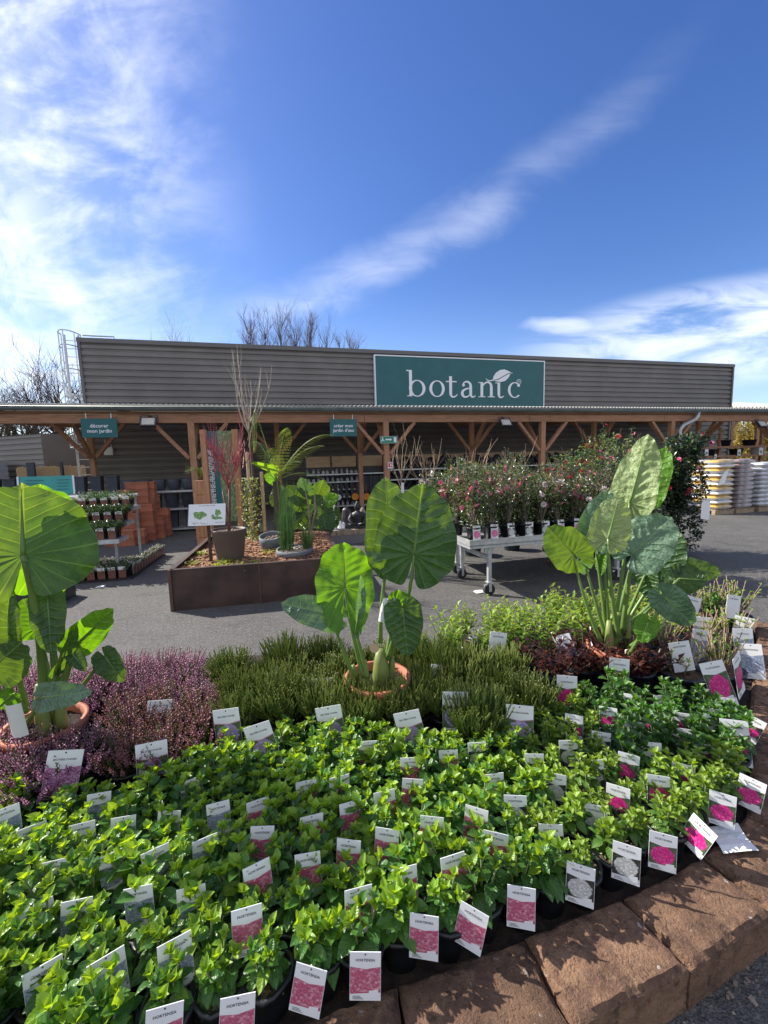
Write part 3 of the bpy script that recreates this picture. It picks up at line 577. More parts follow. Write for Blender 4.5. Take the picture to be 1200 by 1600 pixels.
# ---- hanging signs, lamps and safety signs
def hang_sign(u0,u1,v0,v1,lines,label,t=.02,ts=.36):
    sa,za=bp(u0,v1,t); sb_,zb=bp(u1,v0,t); 
    o=thing('hanging_sign',label,'sign',bw((sa+sb_)/2,t,zb),BA)
    w_,h_=sb_-sa,zb-za
    c=MB(); c.box((0,0,-h_/2),(w_,.03,h_)); c.build('panel',['sign_teal'],o,local=True)
    c=MB()
    for i,l in enumerate(lines): c.add(text(l,h_*.27,off=.012),Matrix.Translation(V((0,-.018,-h_*(.47+.27*i)))))
    c.build('lettering',['sign_white'],o,local=True)
    for sx in (-.35,.35): c=MB(); c.tube([(w_*sx,0,0),(w_*sx,0,.12)],.01,5); c.build('hook',['galvanised'],o,local=True)
hang_sign(129,182,654,684,['décorer','mon jardin'],'teal hanging sign reading décorer mon jardin under the left canopy beam')
hang_sign(516,557,655,682,['créer mon','jardin d\'eau'],'teal hanging sign reading créer mon jardin d\'eau under the canopy beam')
def flood(u,v,label,tilt=.6,rz=0.):
    s,z=bp(u,v,-.12); o=thing('floodlight',label,'floodlight',bw(s,-.12,z),BA+rz)
    rt=Matrix.Rotation(-tilt,3,'X')
    c=MB(); c.box((0,0,0),(.32,.06,.24),rt); c.build('housing',['dark_metal'],o,local=True)
    c=MB(); c.box(rt@V((0,-.034,0)),(.26,.01,.18),rt); c.build('lens',['lamp_glass'],o,local=True)
    c=MB(); c.bar((-.17,0,0),(-.17,.1,.16),.03,.012); c.bar((.17,0,0),(.17,.1,.16),.03,.012); c.bar((-.17,.1,.16),(.17,.1,.16),.03,.012); c.bar((0,.1,.16),(0,.22,.16),.04,.04); c.build('bracket',['dark_metal'],o,local=True)
flood(232,660,'square floodlight on the beam right of the décorer mon jardin sign'); flood(790,661,'square floodlight on the beam below the shop sign\'s right part'); flood(1190,663,'square floodlight on the beam at the right edge of the photo')
s,z=bp(608,687,.0); o=thing('exit_sign','green emergency exit sign with white arrow on the central post','sign',bw(s,.04,z),BA)
c=MB(); c.box((0,0,0),(.46,.02,.18)); c.build('panel',['exit_green'],o,local=True)
c=MB(); y=-.013
c.poly([(-.09,y,-.012),(.03,y,-.012),(.03,y,-.035),(.085,y,.006),(.03,y,.047),(.03,y,.024),(-.09,y,.024)]); c.box((.17,y,0),(.07,.004,.13)); c.box((.17,y,0),(.05,.006,.02))
c.disc((-.165,y,.055),.014,10,z=(0,-1,0)); c.poly([(-.19,y,.03),(-.15,y,.036),(-.15,y,.0),(-.12,y,-.03),(-.13,y,-.045),(-.165,y,-.01),(-.2,y,-.05),(-.215,y,-.04),(-.18,y,0)])
for a,b2 in (((-.23,.085),(.23,.09)),((-.23,-.09),(.23,-.085))): c.quad((a[0],y,a[1]),(b2[0],y,a[1]),(b2[0],y,b2[1]),(a[0],y,b2[1]))
c.box((-.2275,y,0),(.005,.004,.17)); c.box((.2275,y,0),(.005,.004,.17)); c.build('pictogram',['sign_white'],o,local=True)
s,z=bp(610,727,.05); o=thing('extinguisher_sign','small red and white fire extinguisher sign on the central post','sign',bw(s,.07,z),BA)
c=MB(); c.box((0,0,0),(.13,.012,.17)); c.build('panel',['sign_white'],o,local=True)
c=MB(); c.box((0,-.008,.01),(.1,.006,.12)); c.build('red_field',['safety_red'],o,local=True)
c=MB(); c.box((.01,-.0125,.0),(.026,.004,.06)); c.box((.01,-.0125,.045),(.014,.004,.02)); c.box((-.01,-.0125,.048),(.03,.004,.01)); c.build('pictogram',['sign_white'],o,local=True)
s,z=bp(170,705,TF-.1); o=thing('wall_box','small white wireless box with two aerials on the cladding','box',bw(s,TF-.1,z),BA)
c=MB(); c.box((0,0,0),(.28,.12,.28)); c.build('case',['white_metal'],o,local=True)
for sx in (-.09,.09): c=MB(); c.tube([(sx,0,.14),(sx,0,.42)],.012,6); c.build('aerial',['white_metal'],o,local=True)
# ================================================================ neighbours
nb=thing('neighbour_building','grey clad neighbouring building at the left edge with navy doors','building',(0,0,0))
e0=dp(-90,700,21); e1=dp(66,700,18.6); zt2=dp(66,677,18.6).z
dx=(e1-e0); dx.z=0; L=dx.length; dx/=L
c=MB(); ribs(c,0,L,0,zt2,.24,.05,lambda x,d,z:V((e0.x,e0.y,0))+dx*x+V((dx.y,-dx.x,0))*(d)+V((0,0,z))); 
nn=V((-dx.y,dx.x,0)); A=V((e1.x,e1.y,0)); c.quad(A,A+nn*6,A+nn*6+V((0,0,zt2)),A+V((0,0,zt2))); B=V((e0.x,e0.y,zt2)); c.quad(B,A+V((0,0,zt2)),A+nn*6+V((0,0,zt2)),B+nn*6); c.build('cladding',['cladding'],nb)
dA=dp(-20,760,19.6); dB=dp(21,760,18.9); zz=dp(21,723,18.9).z
c=MB(); a=V((dA.x,dA.y,0))-nn*.12; b_=V((dB.x,dB.y,0))-nn*.12; h=V((0,0,zz))
c.quad(a,b_,b_+h,a+h); c.quad(a+h,b_+h,b_+h+nn*.2,a+h+nn*.2)
for k in range(9): c.bar(a-nn*.02+V((0,0,zz*(k+.5)/9)),b_-nn*.02+V((0,0,zz*(k+.5)/9)),.02,.03)
c.build('door',['navy_door'],nb)
fe=thing('bamboo_fence','tan bamboo cane fence between the neighbouring building and the left post','fence',(0,0,0))
fa,fb=dp(30,760,17.2),dp(137,760,16.6); zt3=dp(90,729,16.9).z; n=110
for part,(f0,f1) in (('cane_panel',(0,.5)),('cane_panel',(.505,1))):
    c=MB()
    for i in range(n//2):
        t=f0+(f1-f0)*i/(n//2); p=fa.lerp(fb,t); h=zt3+rnd.uniform(-.05,.04); c.tube([(p.x,p.y,0),(p.x,p.y,h)],.022,5)
    for zz in (.5,1.4): p=fa.lerp(fb,f0); q=fa.lerp(fb,f1); c.bar((p.x,p.y-.03,zz),(q.x,q.y-.03,zz),.03,.02)
    c.build(part,['bamboo_fence'],fe)
for u in (52,100): p=dp(u,760,16.6); c=MB(); c.box((p.x,p.y,.98),(.3 if u==52 else .08,.1,1.96)); c.build('fence_post',['navy_door'],fe)
# ---- trees
def branch(m,p,d,L,r,lv,rn,spread,upb,kids=3,n=4,mi=0,crook=.16):
    pts=[V(p)]; rad=[r]; dd=V(d); k=4 if lv>1 else 3
    for i in range(k):
        dd=(dd+V((rn.uniform(-1,1),rn.uniform(-1,1),rn.uniform(-1,1)))*crook+V((0,0,upb*.25))).normalized(); pts.append(pts[-1]+dd*(L/k)); rad.append(max(.25*r,r*(1-.68*(i+1)/k)))
    m.tube(pts,rad,n if lv>1 else 3,mi,cap=False)
    if lv>0:
        for j in range(kids+(lv>1)):
            t=rn.uniform(.3,1.); i=min(k-1,int(t*k)); b=pts[i].lerp(pts[i+1],t*k-i)
            dir_=(pts[i+1]-pts[i]).normalized(); o=dir_.orthogonal().normalized(); o.rotate(Matrix.Rotation(rn.uniform(0,2*PI),3,dir_)); nd=(dir_+o*spread*rn.uniform(.6,1.3)).normalized()
            branch(m,b,nd,L*rn.uniform(.5,.75),max(rad[i]*.62,.009 if n==4 and L>1.5 else .005),lv-1,rn,spread,upb,kids,n,mi,crook)
def bare_tree(x,y,h,label,seed,spread=.75,upb=.5,lv=4,kids=4,r=.16,ivy=0,mat_='bark_haze',name='bare_tree',group=None,trunk=.3):
    rn=random.Random(seed); o=thing(name,label,'tree',(x,y,0),0,group)
    c=MB(); top=V((x+rn.uniform(-.3,.3),y,h*trunk)); c.tube([(x,y,0),((x+top.x)/2+rn.uniform(-.1,.1),y,h*trunk*.5),top,top+V((rn.uniform(-.3,.3),0,h*.25))],[r*1.2,r,r*.85,r*.4],7,cap=False); c.build('trunk',[mat_],o,smooth=True)
    c=MB()
    for j in range(kids+2):
        a=2*PI*j/(kids+2)+rn.uniform(-.4,.4); z=h*trunk*rn.uniform(.75,1.25); branch(c,(x+(top.x-x)*min(1,z/top.z),y,z),V((math.cos(a)*spread,math.sin(a)*spread,1)).normalized(),h*rn.uniform(.32,.46),r*.5,lv-1,rn,spread,upb,kids,4)
    branch(c,top,(0,0,1),h*.45,r*.6,lv-1,rn,spread*.8,upb,kids,4); c.build('crown',[mat_],o)
    if ivy:
        c=MB()
        for j in range(ivy):
            z=rn.uniform(.2,h*.62); a=rn.uniform(0,2*PI); rr=rn.uniform(.12,.55)*(1.15-z/h); p=V((x+(top.x-x)*z/top.z*.8+math.cos(a)*rr,y+math.sin(a)*rr,z)); c.leaf(p,V((rn.gauss(0,1),rn.gauss(0,1),rn.gauss(-.2,.6))),(0,0,1),.16,.14,0,2)
        c.build('ivy',['ivy'],o)
gt='bare trees beyond the left end of the warehouse'
for i,(u,Y,vt,lab,sp,iv) in enumerate([(-45,30,545,'bare tree cut off by the left edge of the photo',.8,300),(18,27,560,'bare tree with ivy clad trunk above the neighbouring building',.8,900),(62,33,555,'thin bare tree above the bamboo fence',.7,0),(92,29,528,'spreading bare tree just left of the roof ladder',.9,500),(128,36,560,'bare tree seen through the ladder cage',.8,300),(-15,40,590,'distant bare tree low at the left edge',.8,0)]):
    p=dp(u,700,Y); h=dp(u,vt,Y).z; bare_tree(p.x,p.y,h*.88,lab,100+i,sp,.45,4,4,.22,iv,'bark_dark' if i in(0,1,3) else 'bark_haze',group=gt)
gp_='bare poplars behind the warehouse roof'
pop=[(392,484,'leftmost tall bare poplar above the warehouse roof'),(418,486,'second tall bare poplar above the warehouse roof'),(442,481,'tallest bare poplar above the warehouse roof'),(463,487,'bare poplar next to the tallest one above the roof'),(487,485,'last tall poplar before the lower ones on the right'),(512,512,'lower bare poplar right of the tall group'),(533,512,'slim low bare poplar right of the tall group'),(549,517,'rightmost and smallest bare poplar above the roof')]
for i,(u,vt,lab) in enumerate(pop):
    Y=48; p=dp(u,600,Y); h=dp(u,vt,Y).z*.945; rn=random.Random(500+i); o=thing('bare_poplar',lab,'tree',(p.x,p.y,0),0,gp_)
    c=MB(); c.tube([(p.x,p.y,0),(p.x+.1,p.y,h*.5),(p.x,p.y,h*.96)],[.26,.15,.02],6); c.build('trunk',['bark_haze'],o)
    c=MB()
    for j in range(58):
        z=h*rn.uniform(.25,.93); a=rn.uniform(0,2*PI); branch(c,(p.x+.1,p.y,z),V((math.cos(a)*.42,math.sin(a)*.42,1)).normalized(),h*rn.uniform(.10,.2)*(1.25-z/h*.6),.035,2,rn,.42,.5,4,3)
    c.build('crown',['bark_haze'],o)
for i,(u,vt,lab) in enumerate([(222,520,'low bare treetop above the left part of the warehouse roof'),(262,516,'rounded bare treetop above the left part of the warehouse roof'),(345,520,'single thin bare treetop left of the poplars'),(296,526,'low bare treetop between the rounded one and the thin one')]):
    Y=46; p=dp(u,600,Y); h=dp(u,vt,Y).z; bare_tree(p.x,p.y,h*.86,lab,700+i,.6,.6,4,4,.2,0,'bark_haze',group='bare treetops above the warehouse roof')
# ---- far right: hill, shrubs and a second canopy
hl=MB(); N=26
for i in range(N):
    x0,x1=22+i*4,22+(i+1)*4; f=lambda x:max(.2,2.9*math.sin((x-18)/115*PI)+noise.noise(V((x*.2,0,0)))*.5)
    for (ya,ka),(yb,kb) in (((62,0),(70,.7)),((70,.7),(82,1.)),((82,1.),(110,.6))): hl.quad((x0,ya,f(x0)*ka*2.2),(x1,ya,f(x1)*ka*2.2),(x1,yb,f(x1)*kb*2.2),(x0,yb,f(x0)*kb*2.2))
mat('hill_scrub',(.10,.095,.05),.95,.5,.8); tag(hl.build('hill',['hill_scrub'],smooth=True),kind='structure')
def bush(name,x,y,w_,h,mt,n,lab,cat,group=None,seed=1,ls=.1,zb=0.):
    rn=random.Random(seed); o=thing(name,lab,cat,(x,y,zb),0,group); c=MB()
    for j in range(7): a=rn.uniform(0,6.3); c.tube([(x,y,zb),(x+math.cos(a)*w_*.2,y+math.sin(a)*w_*.2,zb+h*.5),(x+math.cos(a)*w_*.35,y+math.sin(a)*w_*.35,zb+h*.8)],[.03,.02,.008],4)
    c.build('branches',['bark_twig'],o); c=MB(); cl=[V((x+rn.uniform(-.35,.35)*w_,y+rn.uniform(-.35,.35)*w_,zb+h*rn.uniform(.3,.8))) for _ in range(9)]
    for j in range(n):
        q=rn.choice(cl); d=V((rn.gauss(0,1),rn.gauss(0,1),rn.gauss(0,1))).normalized(); p=q+V((d.x*w_*.24,d.y*w_*.24,d.z*h*.22))*rn.uniform(.5,1.05); 
        if p.z>zb+.03: c.leaf(p,d+V((0,0,.2)),V((rn.gauss(0,.5),rn.gauss(0,.5),1)),ls*rn.uniform(.7,1.2),ls*.6,0,2)
    c.build('foliage',[mt],o); return o
for i,(u,v,Y,w_,mt,lab) in enumerate([(1172,678,34,3.2,'autumn_bush','yellow green bush behind the right end of the canopy'),(1199,676,33,3,'autumn_bush','ochre bush at the right edge beyond the canopy'),(1140,668,38,5,'ivy','grey green bush seen past the warehouse corner')]):
    p=dp(u,v,Y); bush('bush',p.x,p.y,w_,p.z+1.2,mt,1300,lab,'bush','bushes beyond the right end of the canopy',40+i,.3)
sh=thing('far_canopy','second timber canopy with a tiled eave beyond the right end of the warehouse','canopy',(0,0,0))
a,b_=dp(1141,640,25),dp(1290,640,26.5); zr=dp(1170,640,25).z
d=(b_-a); d.z=0; L=d.length; d/=L; nrm=V((-d.y,d.x,0)); A0=V((a.x,a.y,0))-d*.3
c=MB(); k=0; x=0.
while x<L: c.quad(A0+d*x+V((0,0,zr+.12)),A0+d*(x+.3)+V((0,0,zr+.12)),A0+d*(x+.3)+nrm*5+V((0,0,zr+1.1)),A0+d*x+nrm*5+V((0,0,zr+1.1))); c.tube([A0+d*x-nrm*.1+V((0,0,zr+.13)),A0+d*x+nrm*5+V((0,0,zr+1.13))],.07,5); x+=.3
c.build('roof',['roof_sheet'],sh); c=MB(); c.bar(A0+V((0,0,zr-.05)),A0+d*L+V((0,0,zr-.05)),.14,.24); c.build('beam',['timber'],sh)
for k in range(5):
    q=A0+d*(.5+k*1.9); c=MB(); c.box(q+V((0,0,zr/2-.1)),(.16,.16,zr-.2)); c.build('post',['timber_upright'],sh)
    for sg in (-1,1): c=MB(); c.bar(q+d*.09*sg+V((0,0,zr-1)),q+d*.8*sg+V((0,0,zr-.17)),.09,.12); c.build('brace',['timber'],sh)
# ================================================================ plants of the foreground bed
def pot_mesh(r0,r1,h,mt,sq=0.,n=16,rim=.006,soil='soil',fill=.88):
    m=MB(); m.lathe((0,0,0),[(r0,0),(r1*.98,h*.9),(r1+rim,h*.9),(r1+rim,h),(r1-.004,h),(r1-.006,h*fill)],n,0,False,sq); pm=m.mesh('pot',[mt],True)
    m=MB(); rr=r1*.97
    rn=random.Random(3); N=max(n,14)
    for k in range(3):
        ra,rb=rr*k/3,rr*(k+1)/3
        for j in range(N):
            def p(rd,jj): 
                a=2*PI*jj/N; return V((rd*math.cos(a),rd*math.sin(a),h*fill+.008*noise.noise(V((rd*40,math.cos(a)*3,math.sin(a)*3)))))
            m.quad(p(ra,j),p(rb,j),p(rb,j+1),p(ra,j+1))
    if soil!='soil' or True:
        for _ in range(40):
            a=rn.uniform(0,6.3); q=rr*math.sqrt(rn.random()); d=V((rn.gauss(0,1),rn.gauss(0,1),rn.uniform(-.2,.4))); m.leaf((q*math.cos(a)*.92,q*math.sin(a)*.92,h*fill+.006),d,(0,0,1),.018,.008,0,1,0,0)
    return pm,m.mesh('soil',[soil])
def hyd_mesh(seed,big=True,dark=False):
    """hydrangea shoots: opposite pairs of toothed leaves, small pale ones at each tip"""
    rn=random.Random(seed); m=MB(); k=rn.choice((7,8,9)) if big else rn.choice((9,10,11))
    for i in range(k):
        a=2*PI*i/k+rn.uniform(-.4,.4); rad=rn.uniform(.024,.05) if i else 0; bx,by=rad*math.cos(a),rad*math.sin(a); H=(rn.uniform(.07,.125) if big else rn.uniform(.055,.095)); lean=V((math.cos(a)*rad*7,math.sin(a)*rad*7,1)).normalized()
        b=V((bx*.4,by*.4,0)); m.tube([b,b+lean*H],[.004,.003],4,2,False); ph=rn.uniform(0,PI)
        lv=4 if big else 5
        for q in range(lv):
            t=q/(lv-1); z=H*(.25+.75*t); L=(.060-.029*t)*(1.12 if i%3==0 else .95)*(1 if big else .68)*rn.uniform(.85,1.15); el=.05+1.0*t**1.5
            for s in (0,1):
                aa=ph+q*PI/2+s*PI+rn.uniform(-.25,.25); e=el+rn.uniform(-.25,.2); d=V((math.cos(aa)*math.cos(e),math.sin(aa)*math.cos(e),math.sin(e)))
                mi=1 if (t>.7 and rn.random()<.85) or (t>.3 and rn.random()<.22) else 0
                m.leaf(b+lean*z+d*.004,d,lean+V((rn.uniform(-.3,.3),rn.uniform(-.3,.3),0)),L,L*(.70 if big else .64),mi,7 if big else 4,.12+.25*t,.2+.35*(1-t),.055 if big else 0,5.,.44,2 if big else 1)
        # folded bud leaves at the tip
        for s in range(4):
            aa=ph+s*PI/2; el=(.55 if s%2 else 1.0)+rn.uniform(-.2,.2); d=V((math.cos(aa)*math.cos(el),math.sin(aa)*math.cos(el),math.sin(el))); m.leaf(b+lean*H,d,V((-math.cos(aa)*.6,-math.sin(aa)*.6,1)),(.030 if big else .022)*rn.uniform(.8,1.2),(.018 if big else .013),1,4,.4,.1,0,5.,.44,1)
    mats=(['hyd_leaf','hyd_young','bark_green'] if big else ['hyd_s_leaf','hyd_s_young','bark_green']) if not dark else ['hyd_dark','hyd_leaf','bark_green']
    return m.mesh('foliage',mats,True)
HB=[hyd_mesh(i) for i in range(8)]; HS=[hyd_mesh(20+i,False) for i in range(6)]; HD=[hyd_mesh(40+i,i%2==0,True) for i in range(4)]
HP,HSOIL=pot_mesh(.046,.060,.115,'black_pot',.8,16,soil='dry_soil')
def pt_in(p,poly):
    c=False; n=len(poly)
    for i in range(n):
        a,b=poly[i],poly[i-1]
        if (a[1]>p[1])!=(b[1]>p[1]) and p[0]<(b[0]-a[0])*(p[1]-a[1])/(b[1]-a[1])+a[0]: c=not c
    return c
POLY=[(-1.30,.45),(-1.28,.95),(-1.43,1.2),(-1.22,1.50),(-.80,1.72),(-.15,1.92),(.50,1.74),(.72,2.0),(1.05,2.14),(1.62,2.04),(1.74,1.80),(1.60,1.55),(1.45,1.40),(.6,.9),(-.2,.7),(-.6,.6)]
FL=[p.copy() for p in FRONT[0:11]]
HYD=[]   # (pos,row,seq,kind)
def rowline(k,inset=.07,gap=.122):
    off=inset+gap*k; out=[]
    for i,p in enumerate(FL):
        a=FL[max(0,i-1)]; b=FL[min(len(FL)-1,i+1)]; d=(b-a).normalized(); nn=V((-d.y,d.x,0)); out.append(p+nn*off)
    return out
for k in range(11):
    ln=rowline(k); tot=sum((b-a).length for a,b in zip(ln,ln[1:])); s=.02+(.07 if k%2 else 0); q=0; row=[]
    while s<tot:
        p,d=arc(ln,s); s+=.122+rnd.uniform(-.006,.006)
        p=p+V((rnd.uniform(-.012,.012),rnd.uniform(-.012,.012),0))
        if pt_in((p.x,p.y),POLY) and all((p-h[0]).length>.098 for h in HYD): row.append(p)
    row.sort(key=lambda p:p.x)
    for j,p in enumerate(row): HYD.append([p,k,j,len(row)])
# a few plants beyond the dark gap on the left
for j,(u,v) in enumerate([(8,1258),(30,1240),(-30,1285),(-14,1240),(-70,1300),(-60,1340)]): q=gp(u,v,.28); HYD.append([V((q.x,q.y,0)),-1,j,6])
def zone(p):
    if p.x>1.0 and p.y>1.62: return 'dark'
    lim=.50 if p.y<1.35 else .58
    if p.x>lim: return 'small'
    return 'big'
rowname=lambda k:'front row along the brown blocks' if k==0 else ordn(k+1)+' row behind the brown blocks'
for h in HYD:
    p,k,j,n=h; z=zone(p); h.append(z); u,v=pj((p.x,p.y,.3))
    look={'dark':'dark leaved compact hydrangea','small':'small leaved bright green hydrangea','big':'bright green young hydrangea'}[z]
    lab='%s, %s from left in the %s'%(look,ordn(j+1),rowname(k)) if k>=0 else 'young hydrangea across the dark gap at the left edge, %s of six'%['upper front','second','third','fourth','fifth','lowest'][j]
    o=thing('potted_hydrangea',lab,'potted hydrangea',(p.x,p.y,BZ),rnd.uniform(0,6.28),'young hydrangeas in rows on the bed')
    put('pot',HP,o); put('soil',HSOIL,o)
    sc=rnd.uniform(.86,1.22)
    if z=='big': sc*=.94
    me=rnd.choice({'dark':HD,'small':HS,'big':HB}[z]); put('foliage',me,o,(0,0,.105),rnd.uniform(0,6.28),sc)
# ---- plant tags
def tag_mesh(w_,h_,photo,word,size=.115,band=.30,foot=.14,blank=False):
    m=MB(); t=.0012; zb=h_*foot; zt=h_*(1-band); cut=h_*.05
    # white card with the printed photo between a chevron band and a pale foot; front faces -Y
    m.box((0,t,h_/2),(w_,t*1.6,h_),mi=0)
    y=0.
    if not blank:
        uv=lambda x,z:((x/w_+.5),(z-zb)/(zt-zb)*h_*.62/w_*.9)
        pts=[(-w_/2+.001,zb),(w_/2-.001,zb+cut*.6),(w_/2-.001,zt),(0,zt-cut),(-w_/2+.001,zt)]
        n0=len(m.v); m.poly([(x,y,z) for x,z in pts],1)
        for i,(x,z) in enumerate(pts): m.uv[n0+i]=(x/w_+.5,(z-zb)/(zt-zb))
        if photo=='photo_heather' or photo=='photo_lilac': m.quad((-w_/2+.001,y-.0003,zt+.000),(0,y-.0003,zt-cut),(0,y-.0003,zt-cut-.004),(-w_/2+.001,y-.0003,zt-.004),3); m.quad((0,y-.0003,zt-cut),(w_/2-.001,y-.0003,zt),(w_/2-.001,y-.0003,zt-.004),(0,y-.0003,zt-cut-.004),3)
        m.quad((w_*.12,y-.0004,zb*.4),(w_*.42,y-.0004,zb*.5),(w_*.42,y-.0004,zb*1.7),(w_*.12,y-.0004,zb*1.5),0)
    tm=text(word,w_*size,off=.01); m.add(tm,Matrix.Translation(V((0,y-.0006,h_*(1-band*.62)))),2)
    m.add(text('plein soleil',w_*size*.55),Matrix.Translation(V((0,y-.0006,h_*(1-band*.8)))),2) if False else None
    m.disc((0,y-.0006,h_*.955),w_*.028,10,2,(0,-1,0))
    if not blank:
        for k in range(3): m.quad((-w_*.4,y-.0006,zb*(.25+.2*k)),(-w_*(.05+.06*k),y-.0006,zb*(.25+.2*k)),(-w_*(.05+.06*k),y-.0006,zb*(.31+.2*k)),(-w_*.4,y-.0006,zb*(.31+.2*k)),2)
    return m.mesh('plant_tag',['white_card',photo,'print_ink','heather_pink'])
TM={'P':tag_mesh(.078,.118,'photo_pink','HORTENSIA'),'M':tag_mesh(.078,.118,'photo_magenta','HORTENSIA'),'W':tag_mesh(.078,.118,'photo_white','HORTENSIA'),'B':tag_mesh(.078,.118,'photo_blue','HORTENSIA'),'X':tag_mesh(.078,.118,'white_card','HORTENSIA',blank=True),
 'LM':tag_mesh(.10,.20,'photo_magenta','HORTENSIA'),'LB':tag_mesh(.10,.20,'photo_blue','HORTENSIA'),'LP':tag_mesh(.11,.24,'photo_magenta','HORTENSIA',band=.24),'HL':tag_mesh(.12,.20,'photo_lilac','BRUYÈRE D\'HIVER',.082),'HH':tag_mesh(.12,.21,'photo_heather','BRUYÈRE D\'HIVER',.082),'LX':tag_mesh(.11,.17,'white_card','HORTENSIA',blank=True)}
HT={'P':.118,'M':.118,'W':.118,'B':.118,'X':.118,'LM':.2,'LB':.2,'LP':.24,'HL':.2,'HH':.21,'LX':.17}
LOOK={'P':'light pink flower tag','M':'magenta flower tag','W':'white flower tag','B':'blue flower tag','X':'blank white tag','LM':'large magenta flower tag','LB':'large blue flower tag','LP':'tall pink flower tag','HL':'tall lilac heather tag','HH':'tall pink heather tag','LX':'blank white card tag'}
TAGS=[]
def place_tag(kind,u,v,ztop,label,group,lean=.2,yaw=0.,roll=0.):
    """stand a tag so that its top edge is at the height ztop, leaning back"""
    top=gp(u,v,ztop); me=TM[kind]; o=bpy.data.objects.new('plant_tag',me); COL.objects.link(o)
    face=math.atan2(top.x,top.y)*.55
    rot=Matrix.Rotation(-face+yaw,4,'Z')@Matrix.Rotation(-lean,4,'X')@Matrix.Rotation(roll,4,'Y'); q=rot@V((0,0,HT[kind])); o.location=top-q; o.rotation_euler=rot.to_euler(); tag(o,label,'plant tag',group); return o
TL=[('B',50,1290),('B',128,1286),('B',193,1276),('B',265,1267),('B',340,1254),('B',155,1239),('B',298,1218),('B',88,1344),('B',176,1332),('B',242,1326),('B',320,1309),('B',55,1416),('B',120,1406),('B',215,1386),('B',298,1386),('B',272,1467),('B',165,1494),('B',66,1508),('B',8,1262),
('P',400,1349),('P',385,1418),('P',402,1250),('P',410,1291),('P',530,1213),('P',478,1220),('P',600,1236),('P',645,1217),('P',547,1253),('P',487,1274),('P',545,1312),('P',605,1295),('P',675,1276),('P',745,1262),('P',775,1301),('P',632,1355),('P',560,1387),('P',707,1336),('P',480,1333),('P',700,1172),('W',745,1160),('P',640,1184),('P',575,1158),('W',772,1209),
('W',835,1178),('W',805,1243),('W',868,1209),('W',860,1288),('W',930,1258),('W',888,1157),('W',928,1188),('W',940,1144),
('M',966,1228),('M',1029,1212),('M',1068,1194),('M',983,1178),('M',1100,1163),('M',897,1117),('M',950,1105),('M',988,1085),('X',1034,1087),('M',1020,1115),('M',1066,1114),('M',990,1127),('M',1065,1138),('X',1018,1160),('X',1112,1107),('M',1133,1090)]
rowed=[]
for kd,u,v in TL:
    p=gp(u,v,.305); best=min(HYD,key=lambda h:(h[0]-V((p.x,p.y,0))).length); rowed.append((kd,u,v,best))
from collections import defaultdict
grp=defaultdict(list)
for r_ in rowed: grp[(r_[0],r_[3][1])].append(r_)
for (kd,k),lst in grp.items():
    lst.sort(key=lambda r:r[1])
    for i,(kd,u,v,h) in enumerate(lst):
        where=rowname(k) if k>=0 else 'plants beyond the left gap'
        nth='the only one' if len(lst)==1 else ordn(i+1)+' from the left'
        place_tag(kd,u,v,(.312 if kd=='B' else .322 if h[4]=='big' else .29)+rnd.uniform(-.012,.012),'%s, %s in the %s'%(LOOK[kd],nth.replace('from the left','from left'),where),'tags in the young hydrangea pots',rnd.uniform(.12,.3),rnd.uniform(-.25,.35),rnd.uniform(-.08,.08))
FT=[('P',258,1572,'light pink tag cut by the bottom edge, leftmost of the front tags',0,.35),('P',372,1556,'light pink tag at the bottom edge, second of the front tags',0,.32),('P',487,1511,'light pink front tag third from the left along the blocks',-.25,.18),('P',571,1488,'upright light pink front tag left of the block joint',-.05,.12),('P',663,1430,'tallest light pink front tag right above a block joint',-.1,.1),('P',742,1420,'light pink front tag between the two tall ones',-.3,.18),('P',815,1386,'light pink front tag touching the block before the white tags',0,.1),('W',908,1352,'first of the two white front tags along the blocks',-.12,.1),('W',980,1320,'second of the two white front tags along the blocks',-.1,.1),('M',1037,1303,'magenta front tag right of the white front tags',.0,.12),('M',1102,1288,'magenta front tag tilted far to the right over the blocks',-.75,.3),('M',1130,1240,'magenta front tag above the fallen white sleeve',-.1,.12),('M',1177,1217,'rightmost magenta front tag leaning right at the corner',-.35,.1)]
for kd,u,v,lab,yaw,roll in FT:
    z=.285
    place_tag(kd,u,v,z,lab,'tags along the front of the bed',.14,yaw,roll if abs(yaw)>.2 else roll*.3)
